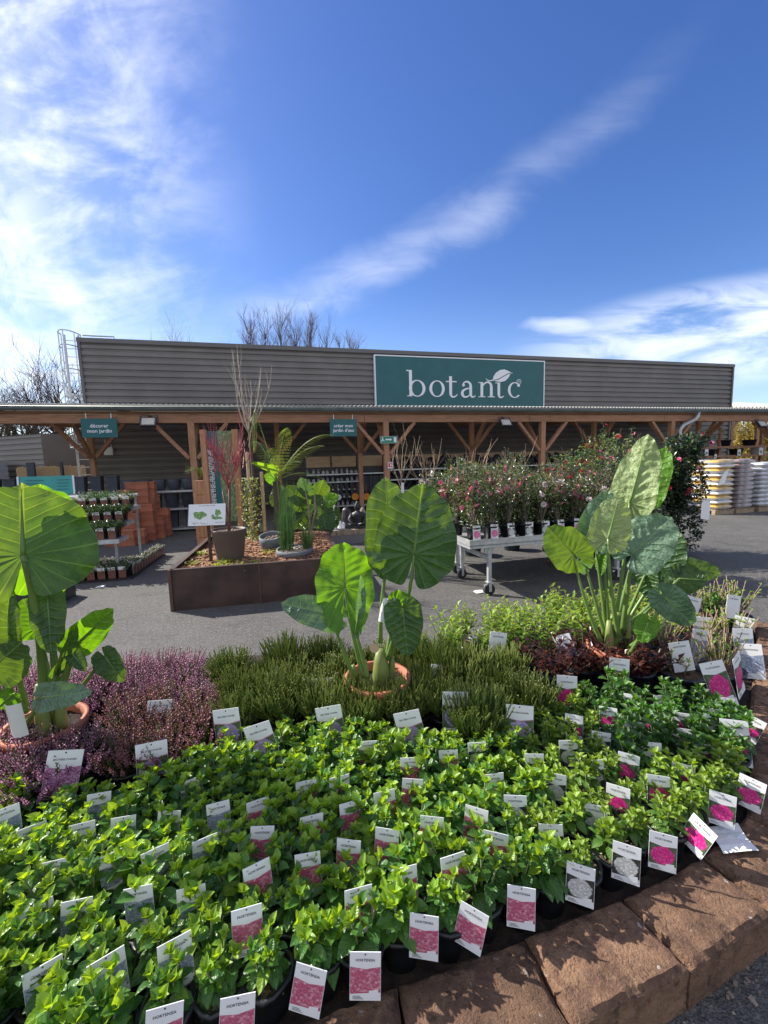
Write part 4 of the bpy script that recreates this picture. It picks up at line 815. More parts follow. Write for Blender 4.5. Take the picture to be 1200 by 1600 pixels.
BT=[('HH',104,1172,.40,'tall pink heather tag leaning over the left heathers',.0,.22),('HL',236,1160,.37,'heather tag in front of the faded heather',.0,.0),('HL',352,1108,.40,'heather tag between the faded heather and the green heaths',-.2,-.1),('HL',400,1132,.38,'lilac heather tag tilted to the left by the green heaths',-.2,-.3),('HL',512,1104,.39,'lilac heather tag left of the big terracotta pot',-.1,-.15),('HL',634,1112,.38,'lilac heather tag below the big terracotta pot',-.1,-.25),('HL',711,1081,.42,'straight lilac heather tag right of the big terracotta pot',0,0),('HL',812,1102,.40,'lilac heather tag at the right end of the green heaths',0,.02),('LM',886,1056,.36,'large magenta tag in front of the left bronze shrub',0,0),('LM',968,1029,.40,'large magenta tag in front of the middle bronze shrub',0,.03),('LP',1110,1034,.42,'tall pink tag tilted left before the bare hydrangeas',.1,-.32),('LP',1150,1024,.40,'narrow pink tag turned edgewise at the right border',1.0,-.2),('LB',1172,1006,.40,'large blue flower tag nearest the right border',-.2,-.15),('LM',1146,1125,.33,'large magenta tag standing out at the right end of the young rows',-.1,-.12),('M',1182,1122,.30,'magenta tag leaning right beside the large magenta one',-.3,.3),('X',1112,1120,.30,'blank white tag lying askew beside the large magenta tag',.5,.6),('LB',1098,964,.42,'blue tag in the bare hydrangeas, upper one',0,0),('LB',1096,984,.40,'blue tag in the bare hydrangeas, lower one',.3,.2),('LB',1044,962,.42,'pale blue tag under the drooping silver leaf',0,0),('LB',1164,964,.42,'white headed tag at the far right corner of the bed',-.2,.1),('LB',1160,982,.41,'white headed tag just below the far corner one',0,-.1),('LX',1086,933,.46,'blank white card behind the low lime leaf',.4,.3),('LX',1148,930,.48,'blank white card among the tallest bare stems',.5,.2),('LX',1060,1003,.44,'crinkled white card hanging in the bare stems',.2,-.2),('LB',876,992,.44,'pale blue tag above the left bronze shrub',-.3,-.4),('LX',503,1060,.38,'blank white tag in the green heaths left of the terracotta pot',0,0),('LX',250,1094,.38,'blank white tag in the pink heather',0,.1),('LX',780,988,.44,'small white tag at the back of the green heaths',.3,.2),('HL',690,1040,.36,'small white topped tag half hidden right of the terracotta pot',.3,.3)]
for kd,u,v,z,lab,yaw,roll in BT: place_tag(kd,u,v,z,lab,'large tags of the back plants',.12,yaw,roll)
# fallen sleeve lying on the blocks
p=gp(1134,1306,.15); c=MB(); 
for i in range(4):
    f=lambda t,s:V((p.x-.06+.12*s+.02*t,p.y-.065+.11*t,.148+.006*math.sin(t*5+s*2)+.004*s)); 
    for j in range(3): c.quad(f(i/4,j/3),f(i/4,(j+1)/3),f((i+1)/4,(j+1)/3),f((i+1)/4,j/3))
tag(c.build('plant_tag',['white_card'],loc=p),'white card sleeve fallen flat onto the brown block','plant tag','tags along the front of the bed')
# ---- heathers
def heather_mesh(seed,mats,flow=.8,H=.2,Wd=.13,n=110):
    rn=random.Random(seed); m=MB()
    for i in range(n):
        a=rn.uniform(0,6.283); q=math.sqrt(rn.random()); b=V((math.cos(a)*q*.03,math.sin(a)*q*.03,0)); tilt=q*.95; d=V((math.cos(a)*math.sin(tilt),math.sin(a)*math.sin(tilt),math.cos(tilt))); L=H*rn.uniform(.75,1.12)*(1-.18*q)
        mid=b+d*L*.55; up=(d+V((rn.uniform(-.2,.2),rn.uniform(-.2,.2),.35))).normalized(); tip=mid+up*L*.45
        m.tube([b,mid,tip],[.0025,.002,.001],3,2,False)
        fl=rn.random()<flow; k=15
        for j in range(k):
            t=j/k; p=mid.lerp(tip,t) if True else 0; aa=j*2.4; o=up.orthogonal().normalized(); o.rotate(Matrix.Rotation(aa,3,up)); w_=.0085*(1-.5*t)
            m.leaf(p,(o+up*.8),up,w_*1.6,w_*1.1,(0 if rn.random()<.75 else 1) if fl else 2,1,0,0)
        for j in range(8):
            p=b.lerp(mid,.3+.7*j/8); o=d.orthogonal().normalized(); o.rotate(Matrix.Rotation(j*2.2,3,d)); m.leaf(p,o+d,d,.014,.006,2,1,0,0)
    return m.mesh('foliage',mats)
HPK=[heather_mesh(60+i,['heather_pink','heather_purple','heather_green'],.9) for i in range(2)]; HPU=[heather_mesh(63+i,['heather_purple','heather_pink','heather_green'],.85) for i in range(2)]; HFA=[heather_mesh(66+i,['heather_faded','heather_purple','heather_green'],.85,.19) for i in range(2)]
def whip_mesh(seed,H=.25,n=150):
    rn=random.Random(seed); m=MB()
    for i in range(n):
        a=rn.uniform(0,6.283); q=math.sqrt(rn.random()); tilt=q*.8; d=V((math.cos(a)*math.sin(tilt),math.sin(a)*math.sin(tilt),math.cos(tilt))); L=H*rn.uniform(.65,1.1)*(1-.12*q)
        b=V((math.cos(a)*q*.025,math.sin(a)*q*.025,0)); mid=b+d*L*.5; up=(d*.7+V((rn.uniform(-.12,.12),rn.uniform(-.12,.12),.7))).normalized(); tip=mid+up*L*.5
        m.tube([b,mid,mid.lerp(tip,.6)],[.0022,.003,.003],3,0,False); m.tube([mid.lerp(tip,.6),tip],[.003,.0016],3,1,True)
        for j in range(3):
            o=up.orthogonal().normalized(); o.rotate(Matrix.Rotation(rn.uniform(0,6.3),3,up)); p=mid.lerp(tip,rn.uniform(-.4,.5)); e=p+(up+o*.6).normalized()*L*rn.uniform(.14,.28)+V((0,0,.01)); m.tube([p,p.lerp(e,.6),e],[.0026,.0028,.0015],3,rn.choice((0,0,1)),False)
        k=9
        for j in range(k):
            p=mid.lerp(tip,j/k); o=up.orthogonal().normalized(); o.rotate(Matrix.Rotation(j*2.4,3,up)); m.leaf(p,(o+up*1.2),up,.009,.006,0 if j<6 else 1,1,0,0)
    return m.mesh('foliage',['whip','whip_tip'])
WH=[whip_mesh(80+i) for i in range(4)]
HEP,HES=pot_mesh(.065,.085,.14,'black_pot'); BIGP,BIGS=pot_mesh(.085,.115,.17,'navy_pot',0,20,.008,'dry_soil')
def spread(pxpoly,z,step,minj=.03,seed=0):
    rn=random.Random(seed); W=[gp(u,v,z) for u,v in pxpoly]; P=[(p.x,p.y) for p in W]; xs=[p[0] for p in P]; ys=[p[1] for p in P]; out=[]; j=0; y=min(ys)
    while y<max(ys):
        x=min(xs)+(step/2 if j%2 else 0)
        while x<max(xs):
            q=(x+rn.uniform(-minj,minj),y+rn.uniform(-minj,minj))
            if pt_in(q,P): out.append(V((q[0],q[1],0)))
            x+=step
        y+=step*.87; j+=1
    return out
EARP=[gp(590,1056,.37),gp(70,1128,.37),gp(962,1002,.40)]   # the three terracotta pots
def clear(p,r=.30): return all((V((p.x,p.y,0))-V((e.x,e.y,0))).length>r for e in EARP)
def rowlabel(pts,fmt,near):
    """rows front to back, ordered left to right"""
    rows=[]; 
    for p in sorted(pts,key=lambda p:p.y):
        for r_ in rows:
            if abs(r_[0].y-p.y)<.09: r_.append(p); break
        else: rows.append([p])
    out=[]
    for k,r_ in enumerate(rows):
        r_.sort(key=lambda p:p.x)
        for i,p in enumerate(r_): out.append((p,fmt%(ordn(i+1),ordn(k+1))))
    return out
pts=[p for p in spread([(-140,1100),(120,1050),(320,1022),(345,1150),(235,1185),(60,1225),(-140,1265)],.30,.175,.025,1) if clear(p,.225)]
for p,lab in rowlabel(pts,'%s from the left in the %s row of the heather patch',0):
    u,v=pj((p.x,p.y,.33)); kd='faded' if (u>195 and v>1085) else ('purple' if (v>1090 or rnd.random()<.25) else 'pink')
    me=rnd.choice({'faded':HFA,'purple':HPU,'pink':HPK}[kd]); o=thing('potted_heather',{'faded':'faded rusty heather, ','purple':'purple heather, ','pink':'pink heather, '}[kd]+lab,'heather',(p.x,p.y,BZ),rnd.uniform(0,6.28),'pink and purple heathers'); put('pot',HEP,o); put('soil',HES,o); put('foliage',me,o,(0,0,.11),0,rnd.uniform(.95,1.2))
for k,(u,v,kd,sc) in enumerate([(-25,1168,'purple',1.25),(25,1174,'pink',1.25),(72,1172,'purple',1.25),(120,1158,'pink',1.15)]):
    p=gp(u,v,.36); o=thing('potted_heather','%s heather right in front of the left terracotta pot, %s from the left'%(kd,ordn(k+1)),'heather',(p.x,p.y,BZ),rnd.uniform(0,6.28),'pink and purple heathers'); put('pot',HEP,o); put('soil',HES,o); put('foliage',(HPU if kd=='purple' else HPK)[k%2],o,(0,0,.11),0,sc)
for k,(u,v,sc) in enumerate([(545,1084,.95),(597,1092,.9),(645,1084,.95)]):
    p=gp(u,v,.33); o=thing('potted_heath','green upright heath touching the middle terracotta pot in front, %s from the left'%ordn(k+1),'heath',(p.x,p.y,BZ),rnd.uniform(0,6.28),'green upright heaths'); put('pot',HEP,o); put('soil',HES,o); put('foliage',WH[k],o,(0,0,.11),0,sc)
pts=[p for p in spread([(322,1050),(420,1015),(560,1012),(700,1010),(838,1025),(845,1110),(760,1120),(560,1105),(330,1120)],.34,.205,.04,2) if clear(p,.22)]
for p,lab in rowlabel(pts,'green upright heath, %s from the left in the %s row of the green patch',0):
    o=thing('potted_heath',lab,'heath',(p.x,p.y,BZ),rnd.uniform(0,6.28),'green upright heaths'); put('pot',HEP,o); put('soil',HES,o); put('foliage',rnd.choice(WH),o,(0,0,.11),0,rnd.uniform(.78,1.2))
def shrub_mesh(seed,mats,H=.3,n=16,L=.045,per=14,spread_=.5,name='foliage',W=.55):
    rn=random.Random(seed); m=MB()
    for i in range(n):
        a=rn.uniform(0,6.283); q=math.sqrt(rn.random())*spread_; d=V((math.cos(a)*q,math.sin(a)*q,1)).normalized(); h=H*rn.uniform(.6,1.05); b=V((math.cos(a)*q*.06,math.sin(a)*q*.06,0)); e=b+d*h; m.tube([b,b.lerp(e,.5)+V((rn.uniform(-.01,.01),rn.uniform(-.01,.01),0)),e],[.004,.003,.002],4,2,False)
        for j in range(per):
            t=.35+.65*j/per; p=b.lerp(e,t); aa=j*2.4+a; el=rn.uniform(-.1,.6)+.6*(t>.85); dd=V((math.cos(aa)*math.cos(el),math.sin(aa)*math.cos(el),math.sin(el))); m.leaf(p,dd,(0,0,1),L*rn.uniform(.7,1.2),L*W,0 if t<.8 else 1,2,.3,.3)
    return m.mesh(name,mats,True)
SH=[shrub_mesh(90+i,['shrub_leaf','hyd_s_young','dry_twig'],.34,15,.048,13) for i in range(3)]; BRZ=[shrub_mesh(95+i,['bronze_leaf','bronze_leaf','bark_dark'],.19,26,.034,12,1.,W=.6) for i in range(2)]
pts=[p for p in spread([(675,985),(760,960),(900,935),(1010,935),(1015,985),(930,1010),(850,1005),(700,1010)],.36,.21,.03,3) if clear(p,.16)]
for p,lab in rowlabel(pts,'leafy bright green shrub, %s from the left in the %s row of the back shrubs',0):
    o=thing('potted_shrub',lab,'shrub',(p.x,p.y,BZ),rnd.uniform(0,6.28),'bright green shrubs at the back of the bed'); put('pot',BIGP,o); put('soil',BIGS,o); put('foliage',rnd.choice(SH),o,(0,0,.14),0,rnd.uniform(.74,.95))
for u,v,lab in [(866,1050,'bronze leaved shrub in a navy pot behind the left large magenta tag'),(952,1046,'bronze leaved shrub in a navy pot behind the middle large magenta tag'),(1010,1035,'bronze leaved shrub behind the bare hydrangea pot'),(905,1040,'low bronze shrub between the two large magenta tags'),(988,1046,'bronze leaved shrub hiding the right terracotta pot')]:
    p=gp(u,v,BZ+.15); o=thing('potted_shrub',lab,'shrub',(p.x,p.y,BZ),rnd.uniform(0,6.28),'bronze leaved shrubs'); put('pot',BIGP,o); put('soil',BIGS,o); put('foliage',rnd.choice(BRZ),o,(0,0,.14),0,1.35)
def bare_hyd(seed,H=.26,n=26,lf=3):
    rn=random.Random(seed); m=MB()
    for i in range(n):
        a=rn.uniform(0,6.283); q=math.sqrt(rn.random())*.55; d=V((math.cos(a)*q,math.sin(a)*q,1)).normalized(); h=H*rn.uniform(.55,1.1); b=V((math.cos(a)*q*.09,math.sin(a)*q*.09,0)); e=b+d*h; k=b.lerp(e,.5)+V((rn.uniform(-.012,.012),rn.uniform(-.012,.012),0)); m.tube([b,k,e],[.0042,.0036,.003],5,0)
        for j in range(lf):
            p=b.lerp(e,rn.uniform(.5,1)); 
            for s in range(2):
                aa=rn.uniform(0,6.3); m.leaf(p,V((math.cos(aa),math.sin(aa),1.)),V((-math.cos(aa),-math.sin(aa),1)),.03*rn.uniform(.6,1.2),.016,1+(rn.random()<.3),2,.3,.1)
    return m.mesh('stems',['dry_twig','hyd_s_young','hyd_s_leaf'],True)
BH=[bare_hyd(110,.25,22,2),bare_hyd(111,.28,30,3),bare_hyd(112,.33,26,4)]
for u,v,k,lab in [(1063,1055,0,'bare stemmed hydrangea in a navy pot behind the tall pink tag'),(1125,1050,1,'bare stemmed hydrangea at the right border beside the blue tag'),(1035,1010,1,'bare stemmed hydrangea under the drooping silver leaf'),(1090,1010,1,'bare stemmed hydrangea in the middle of the right corner'),(1140,1005,1,'budding hydrangea at the right border behind the blue tag'),(1060,970,2,'leafy stemmed hydrangea behind the low lime leaf'),(1110,965,2,'tall pale stemmed hydrangea at the back right corner'),(1145,965,2,'tall hydrangea stems at the farthest right corner of the bed'),(1020,975,2,'budding hydrangea beside the right elephant ear stems')]:
    p=gp(u,v,BZ+.14); o=thing('potted_hydrangea',lab,'potted hydrangea',(p.x,p.y,BZ),rnd.uniform(0,6.28),'bare stemmed hydrangeas in the right corner'); put('pot',BIGP,o); put('soil',BIGS,o); put('stems',BH[k],o,(0,0,.14),0,.90)
    if k==2: put('foliage',rnd.choice(HD),o,(0,0,.2),0,1.3)
# ================================================================ elephant ears
HALF=[(0,1.0),(.24,.94),(.52,.83),(.78,.64),(.94,.36),(1.0,.02),(.95,-.30),(.78,-.60),(.52,-.88),(.28,-.98),(.12,-.80),(.03,-.16)]
def crom(pts,n):
    out=[]
    for i in range(n+1):
        t=i/n*(len(pts)-1); k=min(int(t),len(pts)-2); f=t-k; p0=pts[max(0,k-1)];p1=pts[k];p2=pts[k+1];p3=pts[min(len(pts)-1,k+2)]
        out.append(tuple(.5*(2*p1[a]+(p2[a]-p0[a])*f+(2*p0[a]-5*p1[a]+4*p2[a]-p3[a])*f*f+(3*p1[a]-p0[a]-3*p2[a]+p3[a])*f**3) for a in (0,1)))
    return out
def ear_leaf(o,A,T,wid,mt,lobe=.55,roll=0.,cup=.25,ruff=.04,droop=.15,base_=None,seed=0,r0=.014,r1=.007,bend=(0,0,0),pet=True,back=False,puck=.006,sway=0.):
    """heart shaped blade from its stalk point A to its tip T; wid in metres; base_ = foot of the stalk"""
    A=V(A);T=V(T);L=(T-A).length; y=(T-A)/L; view=(V((0,0,CH))-A).normalized(); x=y.cross(view).normalized(); n=x.cross(y)
    rt=Matrix.Rotation(roll,3,y); x=rt@x; n=rt@n   # n faces the viewer: with back=True the underside does
    sgn=-1. if back else 1.
    NR=26; half=crom(HALF,38); half=[(px_*wid/2,py_*L if py_>0 else py_*lobe*L) for px_,py_ in half]
    full=half+[(-a,b) for a,b in reversed(half)]
    m=MB(); rn=random.Random(seed); ph0=rn.uniform(0,6); N=len(full); sl=.62
    def ph(px_,py_):
        w=py_-sl*abs(px_)+.30*px_*px_/wid+.10*L*noise.noise(V((px_/wid*2.2+seed*3.1,py_/L*2.5,ph0)))*min(1,abs(px_)/wid*4)
        sp=L*.155
        if w>=0: return w/sp
        ang=math.atan2(abs(px_)*sl-py_,abs(px_)+1e-4) if True else 0
        a0=math.atan2(-py_,abs(px_)+1e-6)+math.atan(sl); return -a0/.42
    cv=(1. if not back else 1.)
    def pos(k,i):
        px_,py_=full[i]; px_*=k; py_*=k
        ed=abs(full[i][0])/(wid/2)
        e=1+(.016*math.sin(i*1.05+ph0)+.05*noise.noise(V((i*.23,seed,ph0))))*k**3*(ed>.2)
        px_*=e; py_*=e
        P_=ph(px_,py_); X=px_/(wid/2); Y=py_/L
        h=cup*abs(px_)*(1-.5*abs(X))+puck*wid*2*math.cos(2*PI*P_)*min(1,abs(X)*3)*(1-.3*k)
        h+=ruff*wid*(1.5*noise.noise(V((i*.19,ph0,seed)))+math.sin(i*.62+ph0)*.8+.7*math.sin(i*1.21+2*ph0))*k**5*(.25+.75*ed)
        h-=droop*L*(Y*Y if Y>0 else .9*Y*Y)
        h+=.05*L*noise.noise(V((X*1.5+ph0,Y*2,seed)))*k+.016*L*noise.noise(V((X*5+ph0,Y*6,seed+3)))*(.3+.7*k)
        q=A+x*(px_+sway*L*Y*Y)+y*py_+n*(h*sgn)
        return q,(X*.5,P_)
    rings=[(k/NR)**.9 for k in range(1,NR+1)]
    st=len(m.v); m.v.append(A.copy()); m.uv[0]=(0,0)
    for k in rings:
        for i in range(N): q,uv=pos(k,i); m.v.append(q); m.uv[len(m.v)-1]=uv
    for i in range(N-1): m.f.append((0,1+i,2+i)); m.m.append(0)
    for r_ in range(NR-1):
        a=1+r_*N
        for i in range(N-1): m.f.append((a+i,a+N+i,a+N+i+1,a+i+1)); m.m.append(0)
    lf_=m.build('leaf',[mt],o,smooth=True)
    # midrib as a raised rib on the underside
    m=MB(); pts=[]; rad=[]
    for j in range(9):
        t=j/9*.92; h=-droop*L*t*t; pts.append((pos(t,0)[0] if t>0 else A)+n*(.0035 if back else -.0015)); rad.append(max(.0012,r1*.8*(1-t)))
    m.tube(pts,rad,6)
    if pet and base_ is not None:
        B=V(base_); mid=B.lerp(A,.5)+V(bend); k1=A-n*sgn*.03-y*.01 if False else A-n*sgn*.006
        pp=[]; 
        for j in range(13):
            t=j/12; q=1-t; pp.append(B*q*q+mid*2*q*t+k1*t*t)
        m.tube(pp,[r0+(r1-r0)*(j/12)**.7 for j in range(13)],9)
    m.build('stalk',['petiole'],lf_,smooth=True)
def pxp(e,u,v,dy): return dp(u,v,e.y+dy)
def ear_plant(i,label,rp,zp,leaves,bulbs,H=.28):
    e=EARP[i]; o=thing('elephant_ear',label,'elephant ear',(e.x,e.y,BZ),0,'elephant ear plants in terracotta pots')
    m=MB(); h=zp-BZ; m.lathe((e.x,e.y,BZ),[(rp*.72,0),(rp*.95,h*.84),(rp*1.06,h*.84),(rp*1.08,h),(rp*.97,h),(rp*.95,h*.80)],36,0,False); m.build('pot',['terracotta_pot'],o,smooth=True)
    m=MB(); 
    for k in range(5):
        for j in range(28):
            f=lambda rd,jj:V((e.x+rd*math.cos(2*PI*jj/28),e.y+rd*math.sin(2*PI*jj/28),BZ+h*.84+.012*noise.noise(V((rd*30,jj*.7,i)))))
            ra,rb=rp*.96*k/5,rp*.96*(k+1)/5; m.quad(f(ra,j),f(rb,j),f(rb,j+1),f(ra,j+1))
    m.build('soil',['soil'],o)
    m=MB()
    for bx,by,r0,hh,lx,ly in bulbs:
        p=V((e.x+bx,e.y+by,BZ+h*.8)); q=p+V((lx,ly,hh)); m.tube([p,p.lerp(q,.3),p.lerp(q,.7),q],[r0*.78,r0*.8,r0*.62,r0*.4],12)
    m.build('stem',['stem_bulb'],o,smooth=True)
    for k,d in enumerate(leaves):
        (au,av,ad),(tu,tv,td),wpx,mt,kw=d; A=pxp(e,au,av,ad); T=pxp(e,tu,tv,td); wid=wpx/650*((A-V((0,0,CH))).dot(CROT@V((0,0,-1))))
        fb=kw.pop('foot',None); b=V((e.x+(fb[0] if fb else rnd.uniform(-.04,.04)),e.y+(fb[1] if fb else rnd.uniform(-.03,.03)),BZ+h*.9+(fb[2] if fb else .08))); ear_leaf(o,A,T,wid,mt,base_=b,seed=i*20+k,**kw)
    return o
g_='ear_leaf'; gl='ear_leaf_lime'; gs='ear_leaf_silver'; ga='ear_leaf_pale'
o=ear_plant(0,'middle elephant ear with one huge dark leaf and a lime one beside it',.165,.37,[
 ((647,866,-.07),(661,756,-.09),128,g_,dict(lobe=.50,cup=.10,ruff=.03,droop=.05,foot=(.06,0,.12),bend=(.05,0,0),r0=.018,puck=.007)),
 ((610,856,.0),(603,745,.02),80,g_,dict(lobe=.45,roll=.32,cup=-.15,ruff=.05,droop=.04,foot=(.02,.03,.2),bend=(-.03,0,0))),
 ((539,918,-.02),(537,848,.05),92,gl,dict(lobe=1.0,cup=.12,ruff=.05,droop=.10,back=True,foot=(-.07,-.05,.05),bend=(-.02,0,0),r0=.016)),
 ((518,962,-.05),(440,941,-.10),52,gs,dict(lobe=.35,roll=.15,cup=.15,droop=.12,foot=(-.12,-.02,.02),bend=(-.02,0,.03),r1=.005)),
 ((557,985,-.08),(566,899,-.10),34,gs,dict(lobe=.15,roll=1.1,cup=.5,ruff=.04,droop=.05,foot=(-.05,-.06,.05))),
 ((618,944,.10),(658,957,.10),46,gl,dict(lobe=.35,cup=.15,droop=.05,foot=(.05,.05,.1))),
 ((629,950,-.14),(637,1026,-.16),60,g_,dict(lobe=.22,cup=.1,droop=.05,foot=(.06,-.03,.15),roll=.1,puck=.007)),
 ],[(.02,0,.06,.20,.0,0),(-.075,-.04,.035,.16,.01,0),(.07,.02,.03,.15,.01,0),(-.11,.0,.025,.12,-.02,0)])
c=MB(); p=pxp(EARP[0],600,950,-.03); c.tube([p+V((-.012,0,-.07)),p+V((0,0,0)),p+V((.012,0,.05))],[.02,.018,.012],10,cap=False); c.build('paper_wrap',['white_card'],o,smooth=True)
c=MB(); p=pxp(EARP[0],585,1013,-.075); c.lathe(p,[(.022,-.006),(.024,0),(.001,.002)],14,rot=Matrix.Rotation(R(70),3,'X')); c.build('cut_stub',['pale_wood'],o)
o=ear_plant(1,'elephant ear at the left edge with a huge leaf seen from below',.155,.37,[
 ((36,868,-.12),(33,762,-.02),196,'ear_leaf_mid',dict(lobe=.62,cup=.03,ruff=.07,droop=.16,back=True,foot=(.0,.0,.1),bend=(.05,0,0),r0=.022,r1=.012,puck=.006)),
 ((66,866,.06),(62,758,.05),128,gl,dict(lobe=.62,cup=.12,ruff=.07,droop=.15,foot=(.04,.05,.1))),
 ((74,936,-.05),(80,1022,-.10),48,g_,dict(lobe=.2,cup=.3,droop=.05,foot=(.05,.02,.15),roll=.2)),
 ((120,1006,.02),(175,953,.03),52,gl,dict(lobe=.35,cup=.12,droop=.08,foot=(.06,.02,.12),roll=.15)),
 ((164,1026,.0),(192,1066,-.02),42,g_,dict(lobe=.3,cup=.35,droop=.1,foot=(.10,.02,.1),roll=.5)),
 ((14,992,-.1),(8,918,-.14),46,g_,dict(lobe=.2,cup=.5,ruff=.06,droop=.1,foot=(-.06,-.02,.12),roll=-.6)),
 ((-14,1046,-.12),(38,1000,-.16),84,g_,dict(lobe=.4,cup=.1,ruff=.04,droop=.06,back=True,foot=(-.12,-.03,.08))),
 ((66,1090,-.2),(129,1082,-.24),44,gs,dict(lobe=.25,cup=.15,droop=.22,foot=(-.02,-.08,.06))),
 ((90,1046,-.08),(121,978,-.1),28,g_,dict(lobe=.15,cup=.6,droop=.05,roll=.8,foot=(.05,-.02,.1))),
 ((112,1020,-.06),(134,1048,-.08),22,g_,dict(lobe=.2,cup=.5,droop=.1,foot=(.07,-.03,.12))),
 ((60,980,.08),(35,935,.1),60,gl,dict(lobe=.3,cup=.3,droop=.08,foot=(.02,.04,.12))),
 ((20,1085,-.1),(-8,1108,-.12),30,gl,dict(lobe=.25,cup=.3,droop=.1,foot=(-.05,-.03,.1))),
 ],[(.0,0,.045,.24,.0,0),(-.08,-.04,.04,.22,-.02,0),(.07,.0,.035,.22,.01,0),(.04,-.05,.03,.2,.01,0)])
c=MB(); p=pxp(EARP[1],28,1118,-.19); 
f=lambda t,s:p+V((-.035+.07*s-.015*t,-.02*math.sin(PI*s),-.085+.14*t))
for i in range(4):
    for j in range(5): c.quad(f(i/4,j/5),f(i/4,(j+1)/5),f((i+1)/4,(j+1)/5),f((i+1)/4,j/5))
c.build('paper_wrap',['grey_card'],o,smooth=True)
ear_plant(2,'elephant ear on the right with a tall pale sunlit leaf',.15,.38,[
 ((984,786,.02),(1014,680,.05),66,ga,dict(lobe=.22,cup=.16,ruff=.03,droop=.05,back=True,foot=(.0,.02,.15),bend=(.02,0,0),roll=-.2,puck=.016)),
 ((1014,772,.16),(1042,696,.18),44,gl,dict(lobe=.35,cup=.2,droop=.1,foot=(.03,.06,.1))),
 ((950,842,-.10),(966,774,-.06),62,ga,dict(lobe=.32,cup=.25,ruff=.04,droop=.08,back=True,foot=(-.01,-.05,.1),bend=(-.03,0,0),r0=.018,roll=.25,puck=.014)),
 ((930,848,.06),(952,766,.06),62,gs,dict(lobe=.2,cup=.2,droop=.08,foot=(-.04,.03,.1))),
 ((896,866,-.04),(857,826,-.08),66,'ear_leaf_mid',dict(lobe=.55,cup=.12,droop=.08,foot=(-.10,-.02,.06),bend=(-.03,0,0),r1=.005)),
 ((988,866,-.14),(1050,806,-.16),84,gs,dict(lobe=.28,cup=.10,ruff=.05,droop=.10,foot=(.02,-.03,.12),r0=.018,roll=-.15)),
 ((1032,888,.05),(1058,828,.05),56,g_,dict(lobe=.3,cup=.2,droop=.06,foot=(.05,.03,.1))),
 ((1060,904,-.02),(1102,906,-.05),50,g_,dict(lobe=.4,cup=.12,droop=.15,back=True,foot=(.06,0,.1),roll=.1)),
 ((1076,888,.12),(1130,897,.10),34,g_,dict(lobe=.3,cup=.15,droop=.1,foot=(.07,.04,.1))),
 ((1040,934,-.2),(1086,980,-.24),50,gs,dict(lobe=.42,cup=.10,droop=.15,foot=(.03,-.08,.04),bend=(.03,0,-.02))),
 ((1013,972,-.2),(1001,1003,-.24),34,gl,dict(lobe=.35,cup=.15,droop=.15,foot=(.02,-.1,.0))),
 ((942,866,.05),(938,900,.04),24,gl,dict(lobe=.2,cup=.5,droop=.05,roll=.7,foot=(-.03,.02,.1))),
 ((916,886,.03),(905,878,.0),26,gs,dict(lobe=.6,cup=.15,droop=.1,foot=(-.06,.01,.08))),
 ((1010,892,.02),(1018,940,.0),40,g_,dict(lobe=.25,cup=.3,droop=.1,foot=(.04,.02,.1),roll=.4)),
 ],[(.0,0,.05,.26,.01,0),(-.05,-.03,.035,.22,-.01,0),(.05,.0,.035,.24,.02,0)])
# ================================================================ middle ground
# ---- corten planter
PZ=R(12); PL=V((-2.31,4.30,0)); pm_=Matrix.Translation(PL)@Matrix.Rotation(PZ,4,'Z')
def pw(x,y,z): return pm_@V((x,y,z))
pb=thing('corten_planter','long rust brown steel planter box filled with bark mulch','planter',PL,PZ); LX,LY,HH=1.86,2.45,.45
def panel(a,b,nm='side_panel'):
    c=MB(); A=V(a);B=V(b); d=(B-A).normalized(); n_=V((-d.y,d.x,0)); c.bar(A+V((0,0,HH/2))+n_*.006,B+V((0,0,HH/2))+n_*.006,.012,HH-.004,up=(0,0,1)) if False else None
    mid=(A+B)/2; L=(B-A).length; rot=Matrix.Rotation(math.atan2(d.y,d.x),3,'Z'); c.box(mid+n_*.01+V((0,0,HH/2)),(L-.006,.012,HH),rot); c.box(mid+n_*.03+V((0,0,HH-.006)),(L-.006,.055,.011),rot); c.build(nm,['corten'],pb,local=True)
panel((0,0,0),(.93,0,0)); panel((.936,0,0),(LX,0,0)); panel((LX,.01,0),(LX,LY,0)); panel((LX,LY,0),(0,LY,0)); panel((0,LY,0),(0,.01,0))
c=MB(); c.box((.02,.004,HH/2),(.03,.03,HH+.004)); c.box((.933,-.004,HH/2),(.012,.004,HH)); c.build('corner_post',['corten_edge'],pb,local=True)
def mz(x,y): return .37+.10*math.exp(-((x-1.5)**2+(y-1.5)**2)/.5)+.03*noise.noise(V((x*2,y*2,3)))
c=MB(); NX=22
for i in range(NX):
    for j in range(26):
        f=lambda a,b:pw(.02+a*(LX-.05)/NX,.05+b*(LY-.09)/26,mz(a*LX/NX,b*LY/26)); c.quad(f(i,j),f(i+1,j),f(i+1,j+1),f(i,j+1))
for _ in range(2600):
    x,y=rnd.uniform(.04,LX-.05),rnd.uniform(.07,LY-.06); p=pw(x,y,mz(x,y)+.008+rnd.uniform(0,.012)); a=rnd.uniform(0,6.3); c.box(p,(rnd.uniform(.03,.07),rnd.uniform(.015,.03),.008),Matrix.Rotation(a,3,'Z')@Matrix.Rotation(rnd.uniform(-.5,.5),3,'X'))
tag(c.build('bark_mulch',['bark_chip'],loc=PL),'reddish bark chips filling the rust brown planter','mulch',kind='stuff')
